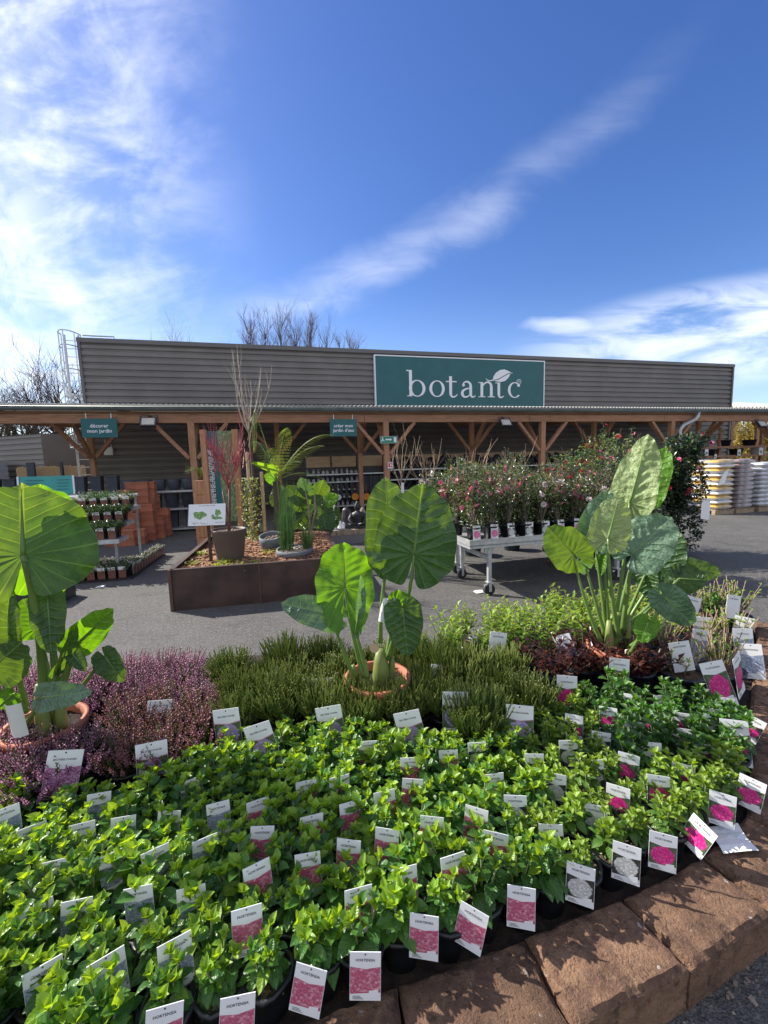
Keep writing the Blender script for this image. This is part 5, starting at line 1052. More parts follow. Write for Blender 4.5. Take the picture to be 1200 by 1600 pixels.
# brown pot with red stemmed shrub
P0=V((-1.91,5.05,0)); zb=.375
o=thing('brown_pot','big tapered brown pot standing in the bark of the planter','pot',(P0.x,P0.y,zb))
c=MB(); c.lathe((0,0,0),[(.155,0),(.20,.37),(.205,.39),(.19,.39),(.185,.34)],30,0,False); c.build('body',['brown_pot'],o,local=True,smooth=True)
c=MB(); c.disc((0,0,.345),.187,24)
for _ in range(160):
    a=rnd.uniform(0,6.3); r_=.17*math.sqrt(rnd.random()); c.ball((r_*math.cos(a),r_*math.sin(a),.352),rnd.uniform(.008,.018),6,4)
c.build('gravel',['kerb_stone'],o,local=True)
o=thing('red_stemmed_shrub','bare red stemmed shrub growing out of the big brown pot','shrub',(P0.x,P0.y,zb+.35)); rn=random.Random(12)
c=MB(); tp=V((P0.x+.05,P0.y,zb+.95)); c.tube([(P0.x,P0.y,zb+.34),(P0.x+.03,P0.y,zb+.65),tp],[.02,.016,.013],7); c.tube([(P0.x+.01,P0.y,zb+.5),(P0.x-.05,P0.y+.03,zb+.85)],[.012,.009],6); c.build('trunk',['red_trunk'],o,smooth=True)
c=MB()
for j in range(22):
    a=2*PI*j/22+rn.uniform(-.2,.2); q=rn.uniform(.2,.85); branch(c,tp.lerp(V((P0.x,P0.y,zb+.7)),rn.uniform(0,.5)),V((math.cos(a)*q,math.sin(a)*q,1)).normalized(),rn.uniform(.35,.70),.0034,1,rn,.45,.5,4,3,0,.14)
c.build('stems',['red_twig'],o)
# information board
p=V((-2.11,4.93,0)); o=thing('info_board','white garden plan board on a brown post in the planter','information board',(p.x,p.y,.36),R(4))
c=MB(); c.bar((0,.02,-.1),(0,.02,.50),.03,.03); c.build('post',['corten'],o,local=True)
rt=Matrix.Rotation(R(-18),3,'X'); cz=.60
c=MB(); c.box(rt@V((0,0,0))+V((0,0,cz)),(.43,.012,.26),rt); c.build('panel',['white_card'],o,local=True)
c=MB(); c.box(V((-.218,.0,cz)),(.008,.02,.265),rt); c.build('edge',['dark_metal'],o,local=True)
fm=Matrix.Translation(V((0,0,cz)))@rt.to_4x4()
c=MB()
def blob(cx,cz_,rx,rz,k):
    pts=[fm@V((cx+rx*math.cos(t)*(1+.18*math.sin(3*t+k)),-.0075,cz_+rz*math.sin(t)*(1+.2*math.cos(5*t+k)))) for t in [2*PI*i/26 for i in range(26)]]; n0=len(c.v); c.poly(pts); 
    for i in range(26): c.uv[n0+i]=(pts[i].x*9,pts[i].z*9)
blob(-.085,-.005,.075,.045,1); blob(.125,.02,.035,.04,2); blob(.12,-.045,.06,.018,3); blob(.07,-.02,.016,.02,4); c.build('drawing',['photo_lawn'],o,local=True)
c=MB(); tm=text('une composition au jardin',.018); c.add(tm,fm@Matrix.Translation(V((0,-.008,.105))))
for k,(x,w_) in enumerate(((-.17,.08),(-.06,.05),(.1,.1),(-.15,.02),(-.08,.02),(.0,.02))):
    y=-.10-.012*(k%2); c.quad(fm@V((x,-.0075,y)),fm@V((x+w_,-.0075,y)),fm@V((x+w_,-.0075,y+.004)),fm@V((x,-.0075,y+.004)))
c.build('lettering',['print_ink'],o,local=True)
# bowls and rushes
def bowl(x,y,z,r,h,label,rx=0.):
    o=thing('grey_bowl',label,'bowl',(x,y,z)); rt=Matrix.Rotation(rx,3,'X'); c=MB(); c.lathe((0,0,0),[(r*.72,0),(r*.95,h*.35),(r*1.02,h*.7),(r,h),(r*.9,h),(r*.9,h*.75)],30,0,False,rot=rt); c.build('body',['grey_bowl'],o,local=True,smooth=True)
    c=MB(); c.disc((0,0,h*.76),r*.91,24,0,rt@V((0,0,1)))
    for _ in range(60): a=rnd.uniform(0,6.3); q=r*.8*math.sqrt(rnd.random()); c.ball(rt@V((q*math.cos(a),q*math.sin(a),h*.77)),rnd.uniform(.008,.02),6,4)
    c.build('gravel',['kerb_stone'],o,local=True)
bowl(-1.53,5.60,.37,.165,.22,'tall rounded grey bowl in the bark behind the rushes',R(12)); bowl(-1.14,5.16,.37,.225,.11,'wide shallow grey bowl holding two clumps of rushes',R(4))
def rush(x,y,z,h,n,r_,label,name='rush_clump',cat='rushes'):
    rn=random.Random(int(x*1000)); c=MB()
    for i in range(n):
        a=rn.uniform(0,6.3); q=r_*math.sqrt(rn.random()); t=rn.uniform(.5,1); b=V((x+q*math.cos(a),y+q*math.sin(a),z)); e=b+V((math.cos(a)*q*.8+rn.uniform(-.02,.02),math.sin(a)*q*.8,h*t)); c.tube([b,b.lerp(e,.5),e],[.0034,.003,.0014],4,0,False)
        for k in range(3): c.tube([b.lerp(e,.25+k*.25),b.lerp(e,.26+k*.25)],[.0044,.0044],4,0,False)
    tag(c.build(name,['rush'],loc=(x,y,z)),label,cat)
rush(-1.24,5.16,.45,.66,60,.08,'taller clump of green horsetail rushes in the shallow bowl'); rush(-.99,5.18,.45,.34,60,.06,'shorter clump of green rushes on the right of the shallow bowl')
rush(-1.30,5.5,.4,.95,60,.06,'thin tall rush clump behind the tall horsetail clump')
# frame with banner
bl=dp(324,760,6.85); br=dp(373,760,6.95)
o=thing('garden_banner','teal garden banner hung between two orange wooden posts','banner',(bl.x,bl.y,0)); zt_=dp(350,671,6.9).z; 
for q in (bl,br): c=MB(); c.box((q.x,q.y,zt_/2),(.085,.085,zt_)); c.build('post',['frame_wood'],o)
d=V((br.x-bl.x,br.y-bl.y,0)).normalized(); zc0,zc1=.62,dp(350,673,6.9).z; W_=(br-bl).length-.10; A=V((bl.x,bl.y,0))+d*.05; nv=V((d.y,-d.x,0))
c=MB(); c.quad(A+V((0,0,zc0)),A+d*W_*.42+V((0,0,zc0)),A+d*W_*.42+V((0,0,zc1)),A+V((0,0,zc1))); c.quad(A+V((0,0,zc0))-nv*.006,A+d*W_*.42+V((0,0,zc0))-nv*.006,A+d*W_*.42+V((0,0,zc1))-nv*.006,A+V((0,0,zc1))-nv*.006); c.build('teal_field',['sign_teal'],o)
c=MB(); a0=A+d*W_*.42; a1=A+d*W_; c.quad(a0+V((0,0,zc0)),a1+V((0,0,zc0)),a1+V((0,0,zc1)),a0+V((0,0,zc1)),0,[(0,0),(1,0),(1,3),(0,3)]); c.quad(a0+V((0,0,zc0))-nv*.006,a1+V((0,0,zc0))-nv*.006,a1+V((0,0,zc1))-nv*.006,a0+V((0,0,zc1))-nv*.006); c.build('photograph',['photo_foliage'],o)
for l,off in (('apporter de l\'ombre et',.11),('de la fraîcheur au jardin',.19)):
    mt_=frame(A+d*(W_*off/.5*.5)+nv*.006+V((0,0,(zc0+zc1)/2)),V((0,0,1)),-d) ; c=MB(); c.add(text(l,.095,off=.004),mt_); c.build('lettering',['sign_white'],o)
# bare young tree with stakes
p=V((-1.99,6.42,0)); rn=random.Random(5); o=thing('young_tree','tall bare young tree rising from the planter above the canopy','tree',(p.x,p.y,.4)); zk=dp(400,655,6.4).z; zt_=dp(400,545,6.4).z
c=MB(); c.tube([(p.x,p.y,.4),(p.x+.0,p.y,1.2),(p.x-.02,p.y,zk)],[.028,.024,.018],8); c.build('trunk',['bark_dark'],o,smooth=True)
c=MB()
for j in range(11):
    a=2*PI*j/11; q=rn.uniform(.25,.75); pts=[V((p.x-.02,p.y,zk-rn.uniform(0,.25)))]; dd=V((math.cos(a)*q,math.sin(a)*q,.7)).normalized(); L=rn.uniform(.75,1.15)
    for k in range(6): dd=(dd+V((rn.uniform(-.12,.12),rn.uniform(-.12,.12),.28))).normalized(); pts.append(pts[-1]+dd*L/6)
    c.tube(pts,[.011,.0105,.009,.0075,.006,.005,.004],5)
    for k in range(2): i=rn.randint(2,4); branch(c,pts[i],(dd+V((rn.uniform(-.5,.5),rn.uniform(-.5,.5),.3))).normalized(),rn.uniform(.2,.4),.0045,0,rn,.4,.5)
c.build('branches',['whip_bark'],o)
for u,vt,Y,lab in ((391,706,6.3,'pale wooden stake left of the young tree trunk'),(411,737,6.25,'pale wooden stake right of the young tree trunk')):
    q=dp(u,780,Y); z1=dp(u,vt,Y).z; c=MB(); c.tube([(q.x,q.y,.38),(q.x,q.y,z1-.02),(q.x,q.y,z1)],[.026,.026,.020],10); tag(c.build('wooden_stake',['stake_wood'],loc=(q.x,q.y,.38),smooth=False),lab,'stake','stakes of the young tree')
# climbing plant
rn=random.Random(9); q=dp(393,800,6.1); o=thing('climbing_plant','yellow green climber winding up beside the stakes in the planter','climber',(q.x,q.y,.4)); c=MB()
for j in range(4): c.tube([(q.x+rn.uniform(-.1,.1),q.y,.4),(q.x+rn.uniform(-.12,.12),q.y,.8),(q.x+rn.uniform(-.12,.12),q.y,1.3)],[.008,.006,.004],4)
c.build('stems',['bark_green'],o); c=MB()
for j in range(520): z=.42+.95*rn.random()**.9; c.leaf((q.x+rn.gauss(0,.085),q.y+rn.gauss(0,.06),z),V((rn.gauss(0,1),rn.gauss(-.4,1),rn.gauss(-.1,.5))),(0,-.4,1),.045*rn.uniform(.6,1.2),.034,0,2)
c.build('foliage',['vine_leaf'],o)
# tree fern
rn=random.Random(3); cr=dp(432,752,6.55); o=thing('tree_fern','tree fern with long arching feathery fronds in the planter','fern',(cr.x,cr.y,.4))
c=MB(); c.tube([(cr.x,cr.y,.4),(cr.x,cr.y,cr.z)],[.07,.06],10); c.build('trunk',['bark_dark'],o)
def frond(tu,tv,Y,rise,wd=.16,n=22,lab=None,drop=0.):
    T=dp(tu,tv,Y); c=MB(); mid=cr.lerp(T,.55)+V((0,0,rise)); pts=[]
    for i in range(n+1): t=i/n; q_=1-t; pts.append(cr*q_*q_+mid*2*q_*t+T*t*t)
    c.tube(pts,[.008*(1-.8*i/n) for i in range(n+1)],4,0,False)
    for i in range(3,n):
        dd=(pts[i+1]-pts[i-1]).normalized(); sd=dd.cross(V((0,0,1))); sd=sd.normalized() if sd.length>.05 else V((1,0,0)); t=i/n; w_=wd*math.sin(PI*min(1,.12+t*.9))**.7
        for s in (-1,1):
            tip=pts[i]+(sd*s+dd*.35+V((0,0,-.35))).normalized()*w_
            for k in range(6): b=pts[i].lerp(tip,k/6); ax=(tip-pts[i]).normalized(); 
            
            ax=(tip-pts[i]).normalized(); up=sd.cross(dd)
            for k in range(7):
                b=pts[i].lerp(tip,(k+.3)/7)
                for s2 in (-1,1): c.leaf(b,(dd*s2+ax*.5),up,.020*(1-.5*k/7),.008,0,1,0,0)
    c.build('frond',['fern'],o)
for f_ in ((524,681,6.3,.45),(507,697,6.0,.30),(449,668,6.2,.28),(398,640,6.5,.1),(470,722,5.9,.2),(395,690,6.9,.35),(360,720,6.6,.3),(520,760,6.8,.35),(425,700,6.1,.2)): frond(*f_)
q=dp(398,640,6.5); o2=thing('fern_frond','drooping feathery frond hanging against the young tree trunk','fern',(q.x,q.y,q.z)); o_=o; o=o2; cr_=cr; cr=dp(399,640,6.35); frond(397,708,6.35,.02,.15,26); frond(388,700,6.3,.05,.12,22); cr=cr_; o=o_
# banana and colocasia clump
rn=random.Random(4); q=dp(450,800,6.9); o=thing('colocasia_clump','dark green large leaved clump behind the rushes in the planter','plant',(q.x,q.y,.42))
def simple_ear(o,A,T,wid,mt,seed,foot): ear_leaf(o,A,T,wid,mt,lobe=.4,roll=rn.uniform(-.5,.5),cup=.2,droop=.2,base_=foot,seed=seed,r0=.012,r1=.005)
for k,(au,av,tu,tv,w_,mt,dY) in enumerate([(470,785,448,760,34,'ear_leaf',0),(490,790,512,830,40,'ear_leaf',.1),(497,775,505,752,36,'ear_leaf',.2),(478,765,470,748,24,'ear_leaf_silver',0),(512,783,527,775,22,'ear_leaf_lime',-.1),(460,800,440,815,34,'ear_leaf',.1),(505,805,512,838,36,'ear_leaf',.0),(440,770,424,790,30,'ear_leaf',.3),(484,800,478,826,30,'ear_leaf',.3),(450,780,455,800,30,'ear_leaf',.3),(520,800,524,824,26,'ear_leaf',.2),(465,815,470,838,34,'ear_leaf',.4),(428,750,414,742,20,'ear_leaf_lime',.2)]):
    A=dp(au,av,6.9+dY); T=dp(tu,tv,6.8+dY); simple_ear(o,A,T,w_/650*7,mt,200+k,(q.x+rn.uniform(-.25,.35),q.y+rn.uniform(0,.2),.42))
A=dp(432,735,6.4); T=dp(394,722,6.2); ear_leaf(o,A,T,.14,'banana_leaf',lobe=.1,cup=.4,droop=.1,base_=(A.x,A.y+.1,.42),seed=300,roll=.6)
for k in range(2): A=dp(478+14*k,770,6.6); c=MB(); c.tube([dp(484,840,6.55),dp(484+9*k,800,6.55),A],[.016,.014,.010],7); c.build('stem',['bark_twig'],o)
for i,(u,v) in enumerate(((313,868),(300,884),(345,886),(375,888),(398,884),(420,866),(355,880))):
    p=gp(u,v,.38); c=MB(); rn=random.Random(i)
    for j in range(70): c.leaf(p+V((rn.gauss(0,.05),rn.gauss(0,.05),rn.uniform(0,.05))),V((rn.gauss(0,1),rn.gauss(0,1),rn.uniform(.1,.8))),(0,0,1),.04,.03,0,2)
    tag(c.build('ground_cover_plant',['vine_leaf'],loc=p),'%s of seven small pale green plants along the front of the bark'%ordn(i+1),'small plant','small plants in the bark')
q=dp(316,790,7.6); o=thing('wooden_crate_stack','stack of orange wooden crates with dry grass on top, left of the banner','crates',(q.x,q.y,0)); zt_=dp(316,745,7.6).z
k=0; z=0
while z<zt_-.1: h=.26; c=MB(); c.box((q.x,q.y,z+h/2),(.20+.01*(k%2),.2,h-.008)); c.build('crate',['frame_wood'],o); z+=h; k+=1
c=MB(); rn=random.Random(1)
for j in range(60): a=rn.uniform(0,6.3); b=V((q.x,q.y,z)); c.tube([b,b+V((math.cos(a)*.08,math.sin(a)*.08,.22)),b+V((math.cos(a)*.25,math.sin(a)*.2,.18+rn.uniform(-.1,.1)))],[.003,.003,.001],3)
c.build('dry_grass',['vine_leaf'],o)
# ---- kerbed ornament display
KZ=R(14.4); K0=V((-1.22,7.72,0)); km=Matrix.Translation(K0)@Matrix.Rotation(KZ,4,'Z')
c=MB(); c.box(km@V((1.6,.75,.085)),(3.2,1.5,.17),Matrix.Rotation(KZ,3,'Z')); tag(c.build('display_plinth',['grey_wall'],loc=K0),'low grey plinth carrying the stone ornaments','plinth')
for k in range(10):
    p=km@V((.16+.32*k,.09,.17)); c=MB(); c.box(p+V((0,0,.05)),(.312,.2,.1),Matrix.Rotation(KZ,3,'Z')); o=c.build('kerb_stone',['kerb_stone'],loc=p); tag(o,'ochre kerb stone of the ornament plinth, %s from the left'%ordn(k+1),'kerb stone','kerb stones of the ornament plinth')
c=MB(); c.box(km@V((1.6,.8,.20)),(3.16,1.2,.06),Matrix.Rotation(KZ,3,'Z')); tag(c.build('display_gravel',['lantern_stone'],loc=K0),kind='structure')
q=dp(520,832,8.0); B_=V((q.x,q.y,.24)); o=thing('stone_lantern','small pale stone lantern on the plinth beside the dark statue','lantern',B_); u_=.34
def lp(nm,prof,n=8,sq=0): c=MB(); c.lathe((0,0,0),[(r_*u_,z*u_) for r_,z in prof],n,0,True,sq); c.build(nm,['lantern_stone'],o,local=True)
lp('base',[(.36,0),(.36,.10),(.26,.16),(.16,.26),(.16,.34)]); lp('platform',[(.2,.34),(.34,.42),(.34,.48),(.2,.5)]); lp('light_box',[(.2,.5),(.2,.68)],4); lp('roof',[(.42,.68),(.38,.74),(.16,.88),(.1,.9)],6); lp('finial',[(.1,.9),(.12,.95),(.06,1.02),(.01,1.06)],8)
q=dp(560,828,8.1); B_=V((q.x,q.y,.24)); c=MB(); s_=.56   # seated statue, one continuous lathe and skinned limbs
c.lathe(B_,[(.36*s_,0),(.38*s_,.06*s_),(.30*s_,.14*s_),(.2*s_,.2*s_),(.2*s_,.34*s_),(.235*s_,.50*s_),(.21*s_,.58*s_),(.085*s_,.63*s_),(.075*s_,.67*s_),(.115*s_,.72*s_),(.125*s_,.80*s_),(.10*s_,.88*s_),(.06*s_,.93*s_),(.05*s_,.97*s_),(.005,.99*s_)],20,0,True,0,None,1.,.72)
for sg in (-1,1):
    c.tube([B_+V((sg*.2*s_,0,.54*s_)),B_+V((sg*.29*s_,-.05*s_,.36*s_)),B_+V((sg*.2*s_,-.2*s_,.22*s_)),B_+V((sg*.03*s_,-.25*s_,.19*s_))],[.075*s_,.075*s_,.06*s_,.045*s_],10)
    c.tube([B_+V((sg*.12*s_,0,.12*s_)),B_+V((sg*.36*s_,-.08*s_,.10*s_)),B_+V((-sg*.02*s_,-.24*s_,.09*s_))],[.14*s_,.12*s_,.08*s_],10)
c.ball(B_+V((0,-.09*s_,.79*s_)),.02*s_,6,4)
tag(c.build('seated_statue',['dark_statue'],loc=B_,smooth=True),'dark seated meditating statue on the plinth','statue')
q=dp(542,818,8.5); B_=V((q.x,q.y,.23)); c=MB(); c.lathe(B_,[(.06,0),(.10,.05),(.11,.2),(.085,.36),(.05,.40),(.02,.41)],14); tag(c.build('ribbed_jar',['dark_statue'],loc=B_),'dark tall ribbed jar behind the stone lantern','jar')
for k,(u,v,w_,h,m_,lab) in enumerate([(532,829,.05,.16,'lantern_stone','small white figurine right of the stone lantern'),(537,829,.05,.13,'lantern_stone','second small white figurine beside the dark statue'),(567,822,.09,.42,'kerb_stone','grey pillar stone behind the statue\'s right shoulder'),(575,824,.1,.26,'kerb_stone','grey rounded stone right of the statue'),(505,829,.05,.10,'lantern_stone','small white figurine left of the stone lantern')]):
    q=dp(u,v,8.3); c=MB(); c.lathe((q.x,q.y,.23),[(w_,0),(w_*1.1,h*.2),(w_*.7,h*.55),(w_*.8,h*.75),(w_*.4,h*.95),(.004,h)],10); tag(c.build('garden_ornament',[m_],loc=(q.x,q.y,.23),smooth=True),lab,'ornament','small ornaments on the plinth')
# ---- shelving under the canopy
SHT=2.35
def shelf_unit(sa,sb,levels,label,dep=.45,top=1.75,mt='dark_metal',board='galvanised',t=SHT):
    o=thing('shelving_unit',label,'shelving',BLOC,BA)
    for s in (sa,sb):
        for y in (t,t+dep): c=MB(); c.box((s,y,top/2),(.04,.04,top)); c.build('upright',[mt],o,local=True)
    for z in levels: c=MB(); c.box(((sa+sb)/2,t+dep/2,z),(sb-sa-.042,dep-.002,.025)); c.box(((sa+sb)/2,t-.024,z),(sb-sa-.05,.004,.04)); c.build('shelf_board',[board],o,local=True)
    return o
us=[(478,562),(566,604),(608,700),(704,800),(804,905)]; SHE=[]
names=['shelving of small pale ornaments behind the tree fern','shelving hung with dark tools right of the thin back post','shelving stacked with dark round pots behind the central post','shelving of dark round pots behind the camellia table','shelving behind the taller camellias']
for k,(ua,ub) in enumerate(us):
    sa=bp(ua,740,SHT)[0]; sb=bp(ub,740,SHT)[0]; lv=[.22,.50,.74,.98,1.22] if k==0 else ([.22,1.22] if k==1 else [.22,.62,.98,1.30]); o=shelf_unit(sa,sb,lv,names[k]); SHE.append((sa,sb,lv))
    n=2 if k!=1 else 1
    for j in range(n):
        w_=(sb-sa)/n; c=MB(); c.box((sa+w_*(j+.5),SHT+.43,1.62),(w_-.06,.02,.34)); c.build('wood_panel',['pale_wood'],o,local=True)
    c=MB(); c.box(((sa+sb)/2,SHT+.455,.75),(sb-sa-.05,.012,1.4)); c.build('back_panel',['dark_metal'],o,local=True)
def proto(name,label,cat,build,group): o=thing(name,label,cat,(0,0,-50),BA,group); build(o); return o
mm={}
c=MB(); c.lathe((0,0,0),[(.035,0),(.045,.03),(.04,.09),(.018,.12),(.02,.15),(.004,.155)],8); mm['orn']=c.mesh('ornament',['pale_item'],True)
c=MB(); c.lathe((0,0,0),[(.05,0),(.05,.07),(.03,.1),(.004,.11)],8); mm['orn2']=c.mesh('ornament',['pale_item'],True)
c=MB(); c.lathe((0,0,0),[(.10,0),(.15,.20),(.165,.20),(.165,.235),(.145,.235),(.13,.05)],16,0,True); mm['rpot']=c.mesh('round_pot',['dark_item'],True)
c=MB(); c.tube([(0,0,0),(0,0,-.05)],.004,4); c.box((0,0,-.30),(.10,.03,.5)); c.tube([(0,0,-.5),(0,0,-.75)],.012,6); mm['tool']=c.mesh('tool',['dark_item'])
def item(nm,me,s,t,z,lab,cat,group,rz=0.,rx=0.):
    o=bpy.data.objects.new(nm,mm[me]); COL.objects.link(o); o.location=bw(s,t,z); o.rotation_euler=(rx,0,BA+rz); return tag(o,lab,cat,group)
sa,sb,lv=SHE[0]
for li,z in enumerate(lv):
    n=11
    for j in range(n): item('shelf_ornament',('orn','orn2')[(li+j//3)%2],sa+.08+(sb-sa-.16)*j/(n-1)+rnd.uniform(-.02,.02),SHT+.12+rnd.uniform(0,.1),z+.014,'pale ornament, %s from the left on the %s shelf from below'%(ordn(j+1),ordn(li+1)),'ornament','pale ornaments on the shelving behind the fern')
sa,sb,lv=SHE[1]
for j in range(7): item('hanging_tool','tool',sa+.07+(sb-sa-.14)*j/6,SHT+.06,1.19,'dark garden tool hanging on the narrow shelving, %s from the left'%ordn(j+1),'tool','dark tools hanging on the narrow shelving',rnd.uniform(-.2,.2))
for j in range(9): item('hanging_tool','tool',SHE[0][0]+.2+(SHE[0][1]-SHE[0][0]-.3)*j/8,SHT-.05,1.0,'dark chime hanging before the pale ornaments, %s from the left'%ordn(j+1),'chime','dark chimes hanging before the pale ornaments',rnd.uniform(-.2,.2))
for ui in (2,3,4):
    sa,sb,lv=SHE[ui]
    for li,z in enumerate(lv[1:]):
        n=max(5,int((sb-sa)/.36))
        for j in range(n): item('round_pot','rpot',sa+.2+(sb-sa-.4)*j/(n-1),SHT+.2,z+.2,'dark round pot lying on its side, %s on the %s level of the %s shelving'%(ordn(j+1),ordn(li+1),ordn(ui+1)),'pot','dark round pots on the shelving',rnd.uniform(-.3,.3),R(68)+rnd.uniform(-.3,.3))
for u,v,m_,lab in ((555,776,'orange_paint','round orange price disc beside the thin back post, left one'),(573,776,'orange_paint','round orange price disc right of the thin back post'),(529,777,'white_card','round white disc hanging left of the orange ones')):
    s,z=bp(u,v,SHT-.1); c=MB(); c.lathe((0,0,0),[(.001,-.006),(.11 if m_!='white_card' else .09,-.006),(.11 if m_!='white_card' else .09,.006),(.001,.006)],20,rot=Matrix.Rotation(R(90),3,'X')); c.tube([(0,0,.1),(0,0,.4)],.004,4); o=c.build('hanging_disc',[m_],local=True); o.location=bw(s,SHT-.1,z); o.rotation_euler=(0,0,BA); tag(o,lab,'disc','discs hanging from the shelving')
# ---- left shelving with slate pots
t0=.35; sr=bp(309,800,t0)[0]; sl_=sr-5.2
o=thing('pot_shelving','long low metal shelving of slate grey pots along the left facade','shelving',BLOC,BA)
for k in range(4):
    for y in (t0,t0+.5): c=MB(); s=sl_+(sr-sl_)*k/3; c.box((s,y,.5),(.04,.04,1.0)); c.build('upright',['galvanised'],o,local=True)
LV=[.07,.56,.99]
for z in LV: c=MB(); c.box(((sl_+sr)/2,t0+.25,z),(sr-sl_+.05,.56,.04)); c.build('shelf_board',['galvanised'],o,local=True)
c=MB(); c.lathe((0,0,0),[(.13,0),(.155,.36),(.165,.37),(.165,.40),(.14,.40),(.13,.1)],4,0,True,0,Matrix.Rotation(PI/4,3,'Z')); c1_=c.mesh('body',['slate_pot'])
c=MB(); c.lathe((0,0,0),[(.11,0),(.15,.12),(.16,.24),(.15,.27),(.13,.27),(.12,.1)],20,0,True); c2_=c.mesh('body',['slate_pot'],True)
c=MB(); c.lathe((0,0,0),[(.14,0),(.17,.30),(.18,.31),(.18,.34),(.155,.34),(.14,.1)],20,0,True); c3_=c.mesh('body',['slate_pot'],True)
def slate(me,s,z,lab): q=bpy.data.objects.new('slate_pot',me); COL.objects.link(q); q.location=bw(s,t0+.25,z+.021); q.rotation_euler=(0,0,BA); tag(q,lab,'pot','slate grey pots on the left shelving')
for j in range(5): slate(c2_,sr-.2-.33*j,LV[2],'low round slate pot on the top shelf, %s from the right'%ordn(j+1))
for j in range(9): slate(c1_,sr-1.85-.34*j,LV[2],'square slate pot on the top shelf, %s left of the round ones'%ordn(j+1))
for j in range(12): slate(c3_ if j<4 else c1_,sr-.22-.385*j,LV[1],'slate pot on the middle shelf, %s from the right'%ordn(j+1))
for j in range(12): slate(c3_ if j>=3 else c1_,sr-.22-.385*j,LV[0],'slate pot on the bottom shelf, %s from the right'%ordn(j+1))
# ---- stacked terracotta troughs
c=MB(); c.box((0,0,.075),(.44,.2,.146),None,0); c.box((0,0,.14),(.46,.22,.03)); TR=c.mesh('trough',['terracotta'])
def trough(p,z,rz,lab): q=bpy.data.objects.new('terracotta_trough',TR); COL.objects.link(q); q.location=(p.x,p.y,z); q.rotation_euler=(0,0,rz); tag(q,lab,'trough','stacked terracotta troughs')
cols=[(202,9.0,3,'leftmost front'),(219,9.15,7,'tall left'),(236,9.2,8,'tall middle'),(246,9.35,8,'tall right'),(257,9.45,6,'stepped right'),(265,9.55,4,'low outer'),(208,8.7,6,'front left'),(226,8.8,4,'front middle'),(240,8.95,5,'front right'),(255,9.2,3,'low front right'),(190,8.5,2,'lowest left'),(205,8.35,2,'lowest middle'),(222,8.5,2,'lowest right')]
for k,(u,Y,n,nm) in enumerate(cols):
    p=dp(u-17,800,Y)
    for j in range(n): trough(p+V((rnd.uniform(-.012,.012),0,0)),j*.158,R(14)+(PI/2 if k%3==1 else 0)+rnd.uniform(-.03,.03),'terracotta trough in the %s stack, %s from the ground'%(nm,ordn(j+1)))
# ---- tiered plant rack
RZ=R(13); R0=V((-3.74,5.72,0)); rm=Matrix.Translation(R0)@Matrix.Rotation(RZ,4,'Z')
rk=thing('plant_rack','galvanised tiered rack of small labelled pots on the left','plant rack',R0,RZ)
TI=[(.10,.54),(.42,.74),(.74,.94)]
for y,z in TI: c=MB(); c.box((-1.2,y+.16,z),(2.4,.36,.03)); c.box((-1.2,y-.025,z-.015),(2.4,.012,.06)); c.box((.004,y+.16,z-.015),(.012,.37,.06)); c.build('tier',['galvanised'],rk,local=True)
for x in (-.1,-.85,-1.6,-2.3):
    for y,z in TI[:1] if x>-.2 else TI: c=MB(); c.box((x,y+.16,z/2-.01),(.035,.035,z-.025)); c.build('leg',['zinc'],rk,local=True)
c=MB(); c.tube([(-2.4,1.1,1.12),(-.02,1.1,1.12)],.022,8); c.build('rail',['galvanised'],rk,local=True)
for x in (-.06,-.85,-1.6): c=MB(); c.box((x,1.1,.56),(.03,.03,1.12)); c.build('rail_post',['galvanised'],rk,local=True)
c=MB(); c.lathe((0,0,0),[(.045,0),(.062,.11),(.066,.115),(.06,.115),(.055,.09)],4,0,True,0,Matrix.Rotation(PI/4,3,'Z')); PB=c.mesh('pot',['black_pot'])
c=MB(); c.quad((-.045,-.052,.0),(.045,-.052,.0),(.045,-.056,.12),(-.045,-.056,.12),0,[(0,0),(1,0),(1,1),(0,1)]); c.box((0,-.056,.14),(.092,.003,.042),mi=1); c.box((0,-.05,.06),(.09,.002,.12),mi=1); PC=c.mesh('card',['photo_brown','white_card'])
PF=[shrub_mesh(130+i,m_,.10,14,.028,8,.9) for i,m_ in enumerate((['seedling','seedling','bark_green'],['camellia_leaf','camellia_leaf','bark_dark'],['camellia_pale','flower_white','bark_green']))]
PF.append(shrub_mesh(139,['camellia_leaf','camellia_leaf','bark_dark'],.17,16,.05,9,.9)); PF.append(shrub_mesh(140,['rush','seedling','rush'],.16,24,.06,5,.7,W=.2))
def herb(p,rz,f,lab,grp_,card=True):
    o=thing('small_potted_plant',lab,'potted plant',p,rz,grp_); put('pot',PB,o); 
    if card: put('card',PC,o)
    put('foliage',PF[f],o,(0,0,.1))
for ti,(y,z) in enumerate(TI):
    for j in range(15):
        x=-.09-.15*j; f=3 if (ti==1 and j<3) or (ti==0 and j<2) else (4 if ti==2 and 1<j<4 else (2 if ti==2 and j in(0,1,4) else 0)); herb(rm@V((x,y+.07,z+.016)),RZ,f,'small labelled pot, %s from the right on the %s tier of the rack'%(ordn(j+1),('lowest','middle','top')[ti]),'small pots on the tiered rack')
    for j in range(5): herb(rm@V((-.09-.16*j,y+.22,z+.016)),RZ,3 if ti<2 else 4,'leafy pot in the back row, %s from the right on the %s tier'%(ordn(j+1),('lowest','middle','top')[ti]),'small pots on the tiered rack',False)
for j in range(9): herb(rm@V((.06-.13*j,-.02,.03)),RZ,j%3,'labelled seedling pot on the ground before the rack, %s from the right'%ordn(j+1),'seedling pots on the ground')
